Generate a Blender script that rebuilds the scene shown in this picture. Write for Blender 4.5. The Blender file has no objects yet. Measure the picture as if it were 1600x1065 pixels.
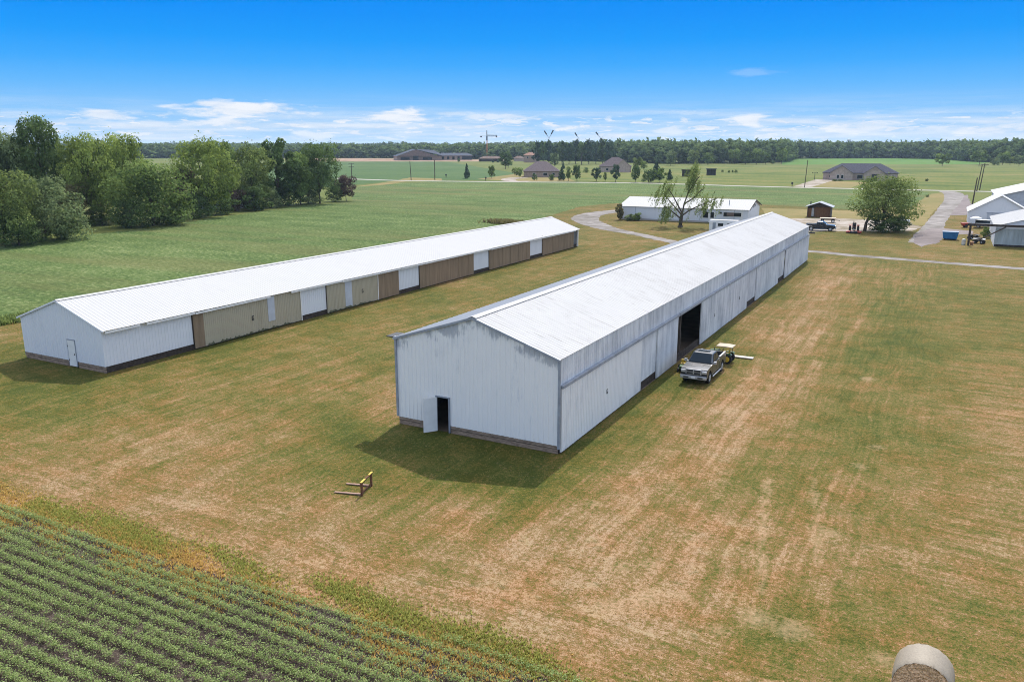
import bpy, bmesh, math, random
import numpy as np
from mathutils import Vector, Matrix
R = math.radians
rnd = random.Random(7)
rng = np.random.default_rng(11)
SC = bpy.context.scene
COL = SC.collection
# ------------------------------------------------------------------ camera (solved from the barns' vanishing points)
F, PITCH, YAW, H = 1256.0, R(13.71), R(-28.15), 17.0
fw = np.array([math.sin(YAW)*math.cos(PITCH), math.cos(YAW)*math.cos(PITCH), -math.sin(PITCH)])
rt = np.array([math.cos(YAW), -math.sin(YAW), 0.0])
up = np.cross(rt, fw)
def at(u, v, z=0.0):
    d = rt*(u-800)/F - up*(v-532.5)/F + fw
    t = (z-H)/d[2]
    return Vector((d[0]*t, d[1]*t, z))
def proj(P):
    Q = np.asarray(P, float) - np.array([0, 0, H])
    w = Q@fw
    return 800+F*(Q@rt)/w, 532.5-F*(Q@up)/w
def y_on(u, X, z):
    k = (u-800)/F
    a0, b0 = X*rt[0]+(z-H)*rt[2], rt[1]
    a2, b2 = X*fw[0]+(z-H)*fw[2], fw[1]
    return (k*a2-a0)/(b0-k*b2)
def pxm(u, v):
    p = np.array(at(u, v)) - np.array([0, 0, H])
    return float(p@fw)/F
def face(p):
    return math.atan2(-p[0], p[1])
cam_d = bpy.data.cameras.new('camera'); cam = bpy.data.objects.new('camera', cam_d); COL.objects.link(cam)
cam.location = (0, 0, H); cam.rotation_euler = (R(90)-PITCH, 0, -YAW)
cam_d.sensor_width = 36; cam_d.lens = 36*F/1600; cam_d.sensor_fit = 'HORIZONTAL'
cam_d.clip_start = 0.1; cam_d.clip_end = 30000
SC.camera = cam
SC.view_settings.view_transform = 'Standard'; SC.view_settings.look = 'None'
SC.view_settings.gamma = 1; SC.view_settings.use_curve_mapping = False
SC.view_settings.exposure = 1.0
SC.cycles.max_bounces = 6; SC.cycles.volume_bounces = 0
SC.cycles.use_denoising = True; SC.cycles.denoiser = 'OPENIMAGEDENOISE'; SC.cycles.denoising_input_passes = 'RGB_ALBEDO_NORMAL'; SC.cycles.denoising_prefilter = 'NONE'; SC.cycles.filter_width = 1.0; SC.cycles.pixel_filter_type = 'BLACKMAN_HARRIS'
# ------------------------------------------------------------------ tags and objects
def tag(o, label=None, cat=None, group=None, kind=None):
    if label: o['label'] = label
    if cat: o['category'] = cat
    if group: o['group'] = group
    if kind: o['kind'] = kind
    return o
def empty(name, loc, rz=0.0, label=None, cat=None, group=None):
    o = bpy.data.objects.new(name, None); COL.objects.link(o)
    o.location = loc; o.rotation_euler = (0, 0, rz); o.empty_display_size = .3
    return tag(o, label, cat, group)
def copy_tree(o, parent=None):
    c = o.copy(); COL.objects.link(c)
    if parent: c.parent = parent
    for ch in list(o.children): copy_tree(ch, c)
    return c
class MB:
    def __init__(s): s.v = []; s.f = []; s.m = []
    def add(s, vs, fs, m=0):
        b = len(s.v); s.v += [tuple(p) for p in vs]
        for f in fs: s.f.append([b+i for i in f]); s.m.append(m)
        return s
    def box(s, c, d, rz=0, m=0, M=None):
        x, y, z = d[0]/2, d[1]/2, d[2]/2
        P = [(-x,-y,-z),(x,-y,-z),(x,y,-z),(-x,y,-z),(-x,-y,z),(x,-y,z),(x,y,z),(-x,y,z)]
        if M is None: M = Matrix.Rotation(rz, 3, 'Z')
        P = [M@Vector(p)+Vector(c) for p in P]
        return s.add(P, [(0,3,2,1),(4,5,6,7),(0,1,5,4),(1,2,6,5),(2,3,7,6),(3,0,4,7)], m)
    def bar(s, a, b, w, h, m=0):
        a, b = Vector(a), Vector(b); d = b-a; L = d.length
        q = d.to_track_quat('Y', 'Z').to_matrix()
        return s.box((a+b)/2, (w, L, h), m=m, M=q)
    def tube(s, pts, rs, n=8, m=0, cap=True):
        rings = []
        for i, p in enumerate(pts):
            p = Vector(p)
            t = (Vector(pts[min(i+1, len(pts)-1)])-Vector(pts[max(i-1, 0)]))
            q = t.to_track_quat('Z', 'Y').to_matrix()
            r = rs[i] if hasattr(rs, '__len__') else rs
            rings.append([p+q@Vector((r*math.cos(2*math.pi*k/n), r*math.sin(2*math.pi*k/n), 0)) for k in range(n)])
        V = [q for r in rings for q in r]; Fs = []
        for i in range(len(pts)-1):
            for k in range(n): Fs.append((i*n+k, i*n+(k+1) % n, (i+1)*n+(k+1) % n, (i+1)*n+k))
        if cap: Fs += [tuple(reversed(range(n))), tuple((len(pts)-1)*n+k for k in range(n))]
        return s.add(V, Fs, m)
    def prism(s, poly, axis, a, b, m=0, tap=None):
        """poly of 2-D points extruded along axis ('x': poly is (y,z); 'y': poly is (x,z); 'z': poly is (x,y))"""
        def P(p, t):
            return {'x': (t, p[0], p[1]), 'y': (p[0], t, p[1]), 'z': (p[0], p[1], t)}[axis]
        n = len(poly)
        V = [P(p, a) for p in poly]+[P(p, b) for p in (tap or poly)]
        Fs = [tuple(range(n)), tuple(reversed(range(n, 2*n)))]
        Fs += [(i, n+i, n+(i+1) % n, (i+1) % n) for i in range(n)]
        return s.add(V, Fs, m)
    def sheet(s, A, B, A2, B2, pitch=.3, depth=.03, m=0):
        """ribbed metal sheet: bottom edge A-B, top edge A2-B2; ribs stand out to the side of (B-A)x(A2-A)"""
        A, B, A2, B2 = map(Vector, (A, B, A2, B2))
        n = (B-A).cross(A2-A).normalized(); L = (B-A).length
        k = max(1, round(L/pitch)); t = []
        for i in range(k):
            t += [(i/k, 0), ((i+.62)/k, 0), ((i+.72)/k, depth), ((i+.9)/k, depth)]
        t.append((1, 0))
        V = []
        for a, o in t: V += [A.lerp(B, a)+n*o, A2.lerp(B2, a)+n*o]
        return s.add(V, [(2*i, 2*i+2, 2*i+3, 2*i+1) for i in range(len(t)-1)], m)
    def build(s, name, mats, parent=None, smooth=False, bevel=0, fix=False):
        me = bpy.data.meshes.new(name); me.from_pydata(s.v, [], s.f)
        if not isinstance(mats, (list, tuple)): mats = [mats]
        for q in mats: me.materials.append(q)
        me.polygons.foreach_set('material_index', s.m)
        if fix:
            bm = bmesh.new(); bm.from_mesh(me); bmesh.ops.recalc_face_normals(bm, faces=bm.faces); bm.to_mesh(me); bm.free()
        if smooth: me.polygons.foreach_set('use_smooth', [True]*len(me.polygons))
        me.update()
        o = bpy.data.objects.new(name, me); COL.objects.link(o)
        if parent: o.parent = parent
        if bevel:
            b = o.modifiers.new('edge', 'BEVEL'); b.width = bevel; b.segments = 2; b.limit_method = 'ANGLE'
            o.data.polygons.foreach_set('use_smooth', [False]*len(me.polygons))
        return o
def np_mesh(name, V, Fq, mat, tint=None):
    """big quad mesh from numpy arrays"""
    me = bpy.data.meshes.new(name)
    nv, nf = len(V), len(Fq); k = Fq.shape[1]
    me.vertices.add(nv); me.vertices.foreach_set('co', V.astype(np.float32).ravel())
    me.loops.add(nf*k); me.loops.foreach_set('vertex_index', Fq.astype(np.int32).ravel())
    me.polygons.add(nf); me.polygons.foreach_set('loop_start', np.arange(0, nf*k, k, dtype=np.int32))
    me.update(calc_edges=True)
    if tint is not None:
        a = me.attributes.new('tint', 'FLOAT', 'FACE'); a.data.foreach_set('value', tint.astype(np.float32))
    if mat: me.materials.append(mat)
    me.validate()
    return me
def obj(name, me, parent=None):
    o = bpy.data.objects.new(name, me); COL.objects.link(o)
    if parent: o.parent = parent
    return o
# ------------------------------------------------------------------ node helper
class G:
    def __init__(s, nt): s.t = nt; nt.nodes.clear()
    def n(s, ty, **p):
        q = s.t.nodes.new(ty)
        for k, v in p.items(): setattr(q, k, v)
        return q
    def put(s, sock, val):
        if val is None: return
        if hasattr(val, 'links') or isinstance(val, bpy.types.NodeSocket): s.t.links.new(val, sock)
        else: sock.default_value = val
    def math(s, op, a, b=None, c=None, clamp=False):
        q = s.n('ShaderNodeMath', operation=op, use_clamp=clamp)
        for i, v in enumerate((a, b, c)):
            if v is not None: s.put(q.inputs[i], v)
        return q.outputs[0]
    def vmul(s, v, k):
        q = s.n('ShaderNodeVectorMath', operation='MULTIPLY'); s.put(q.inputs[0], v); q.inputs[1].default_value = k
        return q.outputs[0]
    def noise(s, vec, scale, detail=4, rough=.55, dist=0):
        q = s.n('ShaderNodeTexNoise'); s.put(q.inputs['Vector'], vec)
        q.inputs['Scale'].default_value = scale; q.inputs['Detail'].default_value = detail
        q.inputs['Roughness'].default_value = rough; q.inputs['Distortion'].default_value = dist
        return q.outputs[0]
    def ramp(s, fac, stops, mode='LINEAR'):
        q = s.n('ShaderNodeValToRGB'); s.put(q.inputs[0], fac); e = q.color_ramp.elements
        q.color_ramp.interpolation = mode
        while len(e) < len(stops): e.new(.5)
        for x, (p, c) in zip(e, stops):
            x.position = p; x.color = (c, c, c, 1) if not hasattr(c, '__len__') else (*c, 1)
        return q.outputs[0]
    def mix(s, f, a, b, mode='MIX'):
        q = s.n('ShaderNodeMix', data_type='RGBA', blend_type=mode)
        for i, v in ((0, f), (6, a), (7, b)):
            if isinstance(v, tuple) and len(v) == 3: v = (*v, 1)
            s.put(q.inputs[i], v)
        return q.outputs[2]
    def mapr(s, x, a, b, c=0, d=1):
        q = s.n('ShaderNodeMapRange'); s.put(q.inputs[0], x)
        for i, v in enumerate((a, b, c, d)): q.inputs[i+1].default_value = v
        q.clamp = True
        return q.outputs[0]
    def pos(s): return s.n('ShaderNodeNewGeometry').outputs['Position']
    def objc(s): return s.n('ShaderNodeTexCoord').outputs['Object']
    def attr(s, name):
        q = s.n('ShaderNodeAttribute'); q.attribute_name = name; return q.outputs['Fac']
    def bump(s, h, strength=.3, dist=.05):
        q = s.n('ShaderNodeBump'); s.put(q.inputs['Height'], h)
        q.inputs['Strength'].default_value = strength; q.inputs['Distance'].default_value = dist
        return q.outputs[0]
    def surf(s, col, rough=.7, metal=0, spec=.5, normal=None, **kw):
        b = s.n('ShaderNodeBsdfPrincipled')
        if isinstance(col, tuple) and len(col) == 3: col = (*col, 1)
        s.put(b.inputs['Base Color'], col); s.put(b.inputs['Roughness'], rough); s.put(b.inputs['Metallic'], metal)
        b.inputs['Specular IOR Level'].default_value = spec
        if normal: s.put(b.inputs['Normal'], normal)
        for k, v in kw.items(): s.put(b.inputs[k], v)
        o = s.n('ShaderNodeOutputMaterial'); s.t.links.new(b.outputs[0], o.inputs[0])
        return b
def newmat(name):
    m = bpy.data.materials.new(name); m.use_nodes = True
    return m, G(m.node_tree)
def plain(name, col, rough=.6, metal=0, var=.18, scale=3.0, spec=.4, stretch=(1, 1, 1), bump=0, **kw):
    m, g = newmat(name)
    v = g.vmul(g.objc(), stretch)
    n = g.noise(v, scale, 5)
    a = tuple(min(1, c*(1+var)) for c in col); b = tuple(c*(1-var) for c in col)
    c = g.ramp(n, [(.3, b), (.7, a)])
    g.surf(c, rough, metal, spec, g.bump(n, bump, .02) if bump else None, **kw)
    return m
def metalpaint(name, col, stain, amount, rough=.45, streak=(2.2, 2.2, .12), blot=.35, spec=.4, dash=None):
    """painted ribbed steel: blotches, and streaks running along the ribs; all worn-in, fixed to the sheet"""
    m, g = newmat(name)
    p = g.objc()
    st = g.noise(g.vmul(p, streak), 1.0, 6, .65)
    bl = g.noise(p, blot, 5, .6)
    fi = g.noise(p, 5.0, 4, .6)
    k = g.math('ADD', g.math('MULTIPLY', st, .55), g.math('ADD', g.math('MULTIPLY', bl, .35), g.math('MULTIPLY', fi, .1)))
    f = g.mapr(k, .62-amount*.25, .80-amount*.15)
    c = g.mix(f, col, stain)
    c = g.mix(g.math('MULTIPLY', g.noise(p, .8, 3), .22), c, tuple(x*.72 for x in col))
    if dash:
        dn = g.noise(g.vmul(p, dash), 1, 5, .7); big = g.noise(p, .09, 3)
        c = g.mix(g.math('MULTIPLY', g.mapr(g.math('ADD', dn, g.math('MULTIPLY', g.math('SUBTRACT', big, .5), .35)), .60, .70), .62), c, (.24, .215, .20))
    g.surf(c, rough, 0, spec)
    return m
def planks(name, col, axis=2, w=5.0, var=.35):
    m, g = newmat(name)
    p = g.objc()
    s = [3, 3, 3]; s[axis] = 14
    n = g.noise(g.vmul(p, tuple(s)), 1, 5, .6)
    wv = g.n('ShaderNodeTexWave', wave_type='BANDS', bands_direction='XYZ'[axis]); g.put(wv.inputs[0], p)
    wv.inputs['Scale'].default_value = w; wv.inputs['Distortion'].default_value = 0
    k = g.ramp(wv.outputs[1], [(0, .35), (.12, 1)])
    c = g.ramp(n, [(.3, tuple(x*(1-var) for x in col)), (.7, tuple(min(1, x*(1+var)) for x in col))])
    c = g.mix(1.0, c, k, 'MULTIPLY')
    g.surf(c, .85, 0, .2)
    return m
def leafmat(name, dark, light, trans=.35):
    m, g = newmat(name)
    t = g.attr('tint')
    n = g.noise(g.pos(), .35, 3)
    f = g.math('ADD', g.math('MULTIPLY', t, .75), g.math('MULTIPLY', n, .25))
    c = g.ramp(f, [(.1, dark), (.85, light)])
    d = g.n('ShaderNodeBsdfDiffuse'); g.put(d.inputs[0], c)
    tr = g.n('ShaderNodeBsdfTranslucent'); g.put(tr.inputs[0], g.mix(.35, c, tuple(min(1, x*1.5) for x in light)))
    mx = g.n('ShaderNodeMixShader'); mx.inputs[0].default_value = trans
    g.t.links.new(d.outputs[0], mx.inputs[1]); g.t.links.new(tr.outputs[0], mx.inputs[2])
    o = g.n('ShaderNodeOutputMaterial'); g.t.links.new(mx.outputs[0], o.inputs[0])
    return m
M = {}
M['white_roof'] = metalpaint('white_roof', (.50, .497, .49), (.46, .45, .44), .25, .75, (.5, 3, .5), .2, .08)
M['worn_roof'] = metalpaint('worn_roof', (.50, .497, .49), (.33, .315, .30), .45, .75, (.30, 4.5, .30), .25, .08, (.75, 7.5, .75))
M['bare_roof'] = metalpaint('bare_roof', (.26, .28, .31), (.19, .20, .22), .3, .5, (.5, 3, .5))
M['white_wall'] = metalpaint('white_wall', (.72, .735, .77), (.52, .55, .60), .25, .5)
M['worn_wall'] = metalpaint('worn_wall', (.80, .795, .78), (.42, .44, .47), .42, .5, (2.4, 2.4, .22), .3)
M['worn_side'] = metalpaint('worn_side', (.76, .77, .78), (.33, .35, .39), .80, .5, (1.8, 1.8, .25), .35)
def gable_paint(X0, X1, XR, ze, rise):
    m, g = newmat('peeling_white'); p = g.objc()
    q = g.n('ShaderNodeSeparateXYZ'); g.put(q.inputs[0], p)
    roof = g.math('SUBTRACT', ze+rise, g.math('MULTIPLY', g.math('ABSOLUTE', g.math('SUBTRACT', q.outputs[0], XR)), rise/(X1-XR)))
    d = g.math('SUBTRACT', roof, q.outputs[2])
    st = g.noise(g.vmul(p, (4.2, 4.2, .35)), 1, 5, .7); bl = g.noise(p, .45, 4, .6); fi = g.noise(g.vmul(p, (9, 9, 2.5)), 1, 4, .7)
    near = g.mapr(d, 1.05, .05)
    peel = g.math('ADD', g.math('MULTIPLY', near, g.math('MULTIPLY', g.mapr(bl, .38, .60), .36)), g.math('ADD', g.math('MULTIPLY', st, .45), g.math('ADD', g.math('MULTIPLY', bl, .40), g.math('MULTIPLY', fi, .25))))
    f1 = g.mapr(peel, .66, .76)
    f2 = g.mapr(g.math('ADD', g.math('MULTIPLY', st, .6), g.math('MULTIPLY', bl, .4)), .56, .68)
    c = g.mix(g.math('MULTIPLY', g.noise(p, .9, 4), .35), (.84, .83, .81), (.66, .67, .68))
    c = g.mix(g.math('MULTIPLY', f2, .55), c, (.45, .49, .55))
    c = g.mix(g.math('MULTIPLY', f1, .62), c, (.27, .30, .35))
    g.surf(c, .55, 0, .3); return m
M['gable_worn'] = gable_paint(-28.8, -17.8, -23.3, 5.56, 1.8)
M['tan_door'] = metalpaint('tan_door', (.42, .375, .275), (.32, .285, .195), .4, .6, (3, 3, .2))
M['brown_door'] = plain('brown_door', (.245, .178, .115), .85, 0, .16, 1.2, .2, (2.2, 2.2, .3))
M['plank_base'] = planks('plank_base', (.27, .20, .15), 2, 1.1, .5)
M['dark_wood'] = plain('dark_wood', (.055, .042, .034), .85, 0, .4, 4, .2)
M['post_wood'] = plain('post_wood', (.11, .085, .065), .85, 0, .35, 6, .2, (3, 3, .4))
M['trim'] = plain('trim', (.75, .74, .71), .5, 0, .12, 1.5)
M['grey_trim'] = plain('grey_trim', (.30, .33, .38), .5, .2, .2, 1.5)
M['latch'] = plain('latch', (.02, .02, .02), .5)
M['glass'] = plain('glass', (.012, .020, .026), .10, 0, .1, 1, .35)
M['black_rubber'] = plain('black_rubber', (.018, .018, .018), .85, 0, .3, 8)
M['chrome'] = plain('chrome', (.50, .51, .53), .28, .45, .08, 3)
M['silver_paint'] = plain('silver_paint', (.050, .055, .064), .30, .25, .06, 2, .45, **{'Coat Weight': .25})
M['navy_paint'] = plain('navy_paint', (.012, .017, .035), .2, .2, .1, 2, .6, **{'Coat Weight': .6})
M['white_paint'] = plain('white_paint', (.75, .75, .74), .35, 0, .06, 2)
M['dark_plastic'] = plain('dark_plastic', (.03, .031, .033), .55, 0, .2, 5)
M['lamp_glass'] = plain('lamp_glass', (.55, .56, .58), .12, .3, .1, 4)
M['red_lamp'] = plain('red_lamp', (.25, .01, .01), .25)
M['green_paint'] = plain('green_paint', (.030, .095, .024), .4, 0, .15, 3)
M['yellow_paint'] = plain('yellow_paint', (.62, .42, .045), .45, 0, .15, 3)
M['beige_canopy'] = plain('beige_canopy', (.45, .37, .28), .7, 0, .1, 2)
M['red_paint'] = plain('red_paint', (.33, .035, .022), .45, 0, .2, 3)
M['rust'] = plain('rust', (.14, .06, .03), .85, 0, .4, 9)
M['blue_paint'] = plain('blue_paint', (.012, .12, .27), .45, 0, .15, 2)
M['bark'] = plain('bark', (.10, .078, .06), .9, 0, .35, 5, .15, (2, 2, .5))
M['pole_wood'] = plain('pole_wood', (.095, .075, .06), .9, 0, .3, 3, .15, (3, 3, .3))
M['brick'] = plain('brick', (.36, .26, .20), .85, 0, .2, 1.2)
M['pink_brick'] = plain('pink_brick', (.46, .35, .29), .85, 0, .2, 1.0)
M['shingle'] = plain('shingle', (.155, .125, .125), .95, 0, .22, 1.5, .05)
M['dark_shingle'] = plain('dark_shingle', (.085, .085, .105), .95, 0, .22, 1.5, .05)
M['blue_roof'] = plain('blue_roof', (.085, .095, .12), .95, 0, .15, .4, .05)
M['tan_roof'] = plain('tan_roof', (.19, .14, .115), .95, 0, .2, .6, .05)
M['brown_roof'] = plain('brown_roof', (.24, .13, .09), .95, 0, .25, .8)
M['grey_siding'] = plain('grey_siding', (.45, .48, .53), .6, 0, .1, 1.2)
M['orange_steel'] = plain('orange_steel', (.60, .24, .10), .6)
M['dark_steel'] = plain('dark_steel', (.03, .033, .036), .6)
M['straw'] = plain('straw', (.66, .43, .25), .95, 0, .5, 22, .1, (1, 1, 1), .8)
M['net_wrap'] = plain('net_wrap', (.275, .235, .18), .6, 0, .14, 18, .3, (1, 1, 1), .2)
M['concrete'] = plain('concrete', (.42, .38, .34), .85, 0, .12, 1.0)
M['cedar'] = planks('cedar', (.20, .10, .05), 0, 2.6)
M['grey_wood'] = planks('grey_wood', (.24, .22, .20), 0, 2.6)
M['dirt'] = plain('dirt', (.13, .10, .075), .95, 0, .3, .8, .1)
# leaves
LEAF = {
 'mid': leafmat('leaf_mid', (.022, .048, .015), (.25, .335, .098), .34),
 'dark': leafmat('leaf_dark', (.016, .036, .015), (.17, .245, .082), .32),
 'yellow': leafmat('leaf_yellow', (.030, .060, .014), (.31, .385, .098), .36),
 'grey': leafmat('leaf_grey', (.030, .054, .024), (.285, .355, .155), .34),
 'purple': leafmat('leaf_purple', (.030, .022, .022), (.170, .118, .100), .3),
 'olive': leafmat('leaf_olive', (.030, .056, .016), (.28, .345, .105), .34),
 'pine': leafmat('leaf_pine', (.018, .040, .024), (.105, .160, .088), .25),
 'brown': leafmat('leaf_brown', (.055, .050, .024), (.26, .23, .10), .32),
 'woods': leafmat('leaf_woods', (.030, .058, .024), (.190, .255, .100), .3),
}
# ------------------------------------------------------------------ daylight
SUN_EL, SUN_AZ = R(50), R(-10)
sd = bpy.data.lights.new('sun', 'SUN'); sd.energy = 2.25; sd.angle = R(.53); sd.color = (1, .955, .88)
so = bpy.data.objects.new('sun', sd); COL.objects.link(so)
sv = Vector((math.sin(SUN_AZ)*math.cos(SUN_EL), math.cos(SUN_AZ)*math.cos(SUN_EL), math.sin(SUN_EL)))
so.rotation_euler = sv.to_track_quat('Z', 'Y').to_euler(); so.location = (0, 0, 60)
W = bpy.data.worlds.new('World'); SC.world = W; W.use_nodes = True
g = G(W.node_tree)
sky = g.n('ShaderNodeTexSky', sky_type='NISHITA'); sky.sun_disc = False
sky.sun_elevation = SUN_EL; sky.sun_rotation = SUN_AZ; sky.altitude = 150; sky.air_density = 1.0; sky.dust_density = 1.6; sky.ozone_density = .7
dirv = g.n('ShaderNodeTexCoord').outputs['Generated']
sx = g.n('ShaderNodeSeparateXYZ'); g.put(sx.inputs[0], dirv); X, Y, Z = sx.outputs
az = g.math('MULTIPLY', g.math('ARCTAN2', X, Y), 180/math.pi)
el = g.math('MULTIPLY', g.math('ARCSINE', Z), 180/math.pi)
low = g.ramp(g.mapr(el, 0, 12), [(0, (.50, .72, .95)), (.06, (.40, .66, .96)), (.20, (.235, .56, .98)), (.32, (.115, .475, .99)), (.43, (.042, .40, .99)), (.56, (.006, .335, .98)), (.70, (0, .285, .97)), (1, (0, .25, .95))])
cv = g.n('ShaderNodeCombineXYZ'); g.put(cv.inputs[0], g.math('MULTIPLY', az, .35)); g.put(cv.inputs[1], g.math('MULTIPLY', el, 1.9))
n1 = g.noise(cv.outputs[0], 1.0, 8, .62, .4)
cv2 = g.n('ShaderNodeCombineXYZ'); g.put(cv2.inputs[0], g.math('MULTIPLY', az, .11)); g.put(cv2.inputs[1], g.math('MULTIPLY', el, 2.2)); cv2.inputs[2].default_value = 5.3
n2 = g.noise(cv2.outputs[0], 1.0, 7, .6, .3)
band = g.ramp(g.mapr(el, -1, 5), [(.14, .2), (.2, 1), (.40, .9), (.56, .22), (.72, 0)])
cv3 = g.n('ShaderNodeCombineXYZ'); g.put(cv3.inputs[0], g.math('MULTIPLY', az, .62)); g.put(cv3.inputs[1], g.math('MULTIPLY', el, 3.4)); cv3.inputs[2].default_value = 9.1
n3 = g.noise(cv3.outputs[0], 1.0, 7, .6, .5)
puff = g.math('MULTIPLY', g.mapr(n3, .535, .60), g.ramp(g.mapr(el, -1, 5), [(.18, .3), (.25, 1), (.42, 1), (.52, .15), (.6, 0)]))
thin = g.math('MAXIMUM', g.math('MULTIPLY', g.mapr(n2, .43, .66), g.math('MULTIPLY', band, .9)), puff)
total = None
for (u, v, wu, wv_, k) in ((380, 172, 92, 11, 1), (330, 163, 40, 6, .9), (350, 192, 70, 6, .9), (625, 184, 62, 10, 1.05), (700, 177, 40, 5, .6), (790, 182, 55, 5, .7), (165, 180, 34, 9, .85), (60, 205, 60, 8, .6),
                          (240, 194, 28, 6, .7), (1175, 189, 26, 9, .95), (1178, 112, 38, 5, .16), (1050, 203, 45, 8, .75), (1090, 177, 50, 4, .45), (1345, 200, 65, 11, .9), (1450, 203, 50, 6, .7), (1560, 203, 70, 9, .95), (905, 200, 75, 6, .5), (490, 212, 40, 6, .8), (1250, 208, 80, 7, .6), (700, 210, 120, 5, .5), (120, 190, 70, 4, .5), (1530, 214, 100, 4, .6)):
    d = rt*(u-800)/F - up*(v-532.5)/F + fw; d /= np.linalg.norm(d)
    a0 = math.degrees(math.atan2(d[0], d[1])); e0 = math.degrees(math.asin(d[2]))
    wa, we = wu/F*57.3*.95, wv_/F*57.3
    dx = g.math('DIVIDE', g.math('SUBTRACT', az, a0), wa)
    dy = g.math('DIVIDE', g.math('SUBTRACT', el, e0), we)
    dd = g.math('SUBTRACT', 1.15, g.math('SQRT', g.math('ADD', g.math('MULTIPLY', dx, dx), g.math('MULTIPLY', dy, dy))))
    q = g.math('ADD', g.math('MULTIPLY', dd, .8), g.math('MULTIPLY', g.math('SUBTRACT', n1, .52), 3.0))
    q = g.math('MULTIPLY', g.mapr(q, -.12, .55), k)
    total = q if total is None else g.math('MAXIMUM', total, q)
cl = g.math('MINIMUM', g.math('MAXIMUM', total, thin), 1.0)
ccol = g.ramp(n1, [(.35, (.72, .80, .92)), (.6, (.95, .96, .99))])
low = g.mix(g.math('MULTIPLY', cl, .92), low, ccol)
# unseen high cloud added above the view, whitening and lifting the sky fill
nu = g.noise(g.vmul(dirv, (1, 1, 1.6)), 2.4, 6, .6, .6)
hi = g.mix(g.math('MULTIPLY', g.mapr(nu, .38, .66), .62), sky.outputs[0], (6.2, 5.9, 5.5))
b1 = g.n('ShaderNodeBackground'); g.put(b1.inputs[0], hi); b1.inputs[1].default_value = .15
b2 = g.n('ShaderNodeBackground'); g.put(b2.inputs[0], low); b2.inputs[1].default_value = .50
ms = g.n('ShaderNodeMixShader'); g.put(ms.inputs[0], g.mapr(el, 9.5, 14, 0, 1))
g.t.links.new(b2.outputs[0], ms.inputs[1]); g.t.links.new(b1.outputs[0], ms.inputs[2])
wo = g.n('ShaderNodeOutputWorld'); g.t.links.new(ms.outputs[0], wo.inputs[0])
# ------------------------------------------------------------------ summer haze: one even box of air round everything
def haze(density):
    b = MB(); b.box((0, 0, 25.5), (19000, 19000, 53)); m, g = newmat('haze')
    v = g.n('ShaderNodeVolumePrincipled'); v.inputs['Color'].default_value = (.62, .80, 1, 1); v.inputs['Density'].default_value = density
    v.inputs['Anisotropy'].default_value = .2
    o = g.n('ShaderNodeOutputMaterial'); g.t.links.new(v.outputs[0], o.inputs['Volume'])
    tag(b.build('haze', m), 'thin pale summer haze over the whole plain', 'haze', None, 'stuff')
haze(.00009)
# ------------------------------------------------------------------ ground materials
def groundmat(name, stops, big=.02, mid=.35, fine=3.0, wb=.35, wm=.35, wf=.5, streak=None, ws=0, bump=.5, bd=.05, specks=None, drift=None):
    m, g = newmat(name); p = g.pos()
    def c(n, w): return g.math('MULTIPLY', g.math('SUBTRACT', n, .5), w*2)
    k = g.math('ADD', c(g.noise(p, big, 4), wb), c(g.noise(p, mid, 5), wm))
    nf = g.noise(p, fine, 5, .7); k = g.math('ADD', k, c(nf, wf))
    if streak: k = g.math('ADD', k, c(g.noise(g.vmul(p, streak), 1, 4, .6), ws))
    k = g.math('ADD', k, .5)
    col = g.ramp(k, stops)
    if drift: col = g.mix(g.math('MULTIPLY', g.mapr(g.noise(g.vmul(p, (.008, .05, 1)), 1, 5, .6, .4), .50, .66), .65), col, g.mix(nf, drift, tuple(x*1.5 for x in drift)))
    if specks: col = g.mix(g.math('MULTIPLY', g.mapr(g.noise(p, 9, 3, .8), .60, .68), .8), col, specks)
    g.surf(col, .95, 0, .1, g.bump(nf, bump, bd) if bump else None)
    return m
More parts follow.
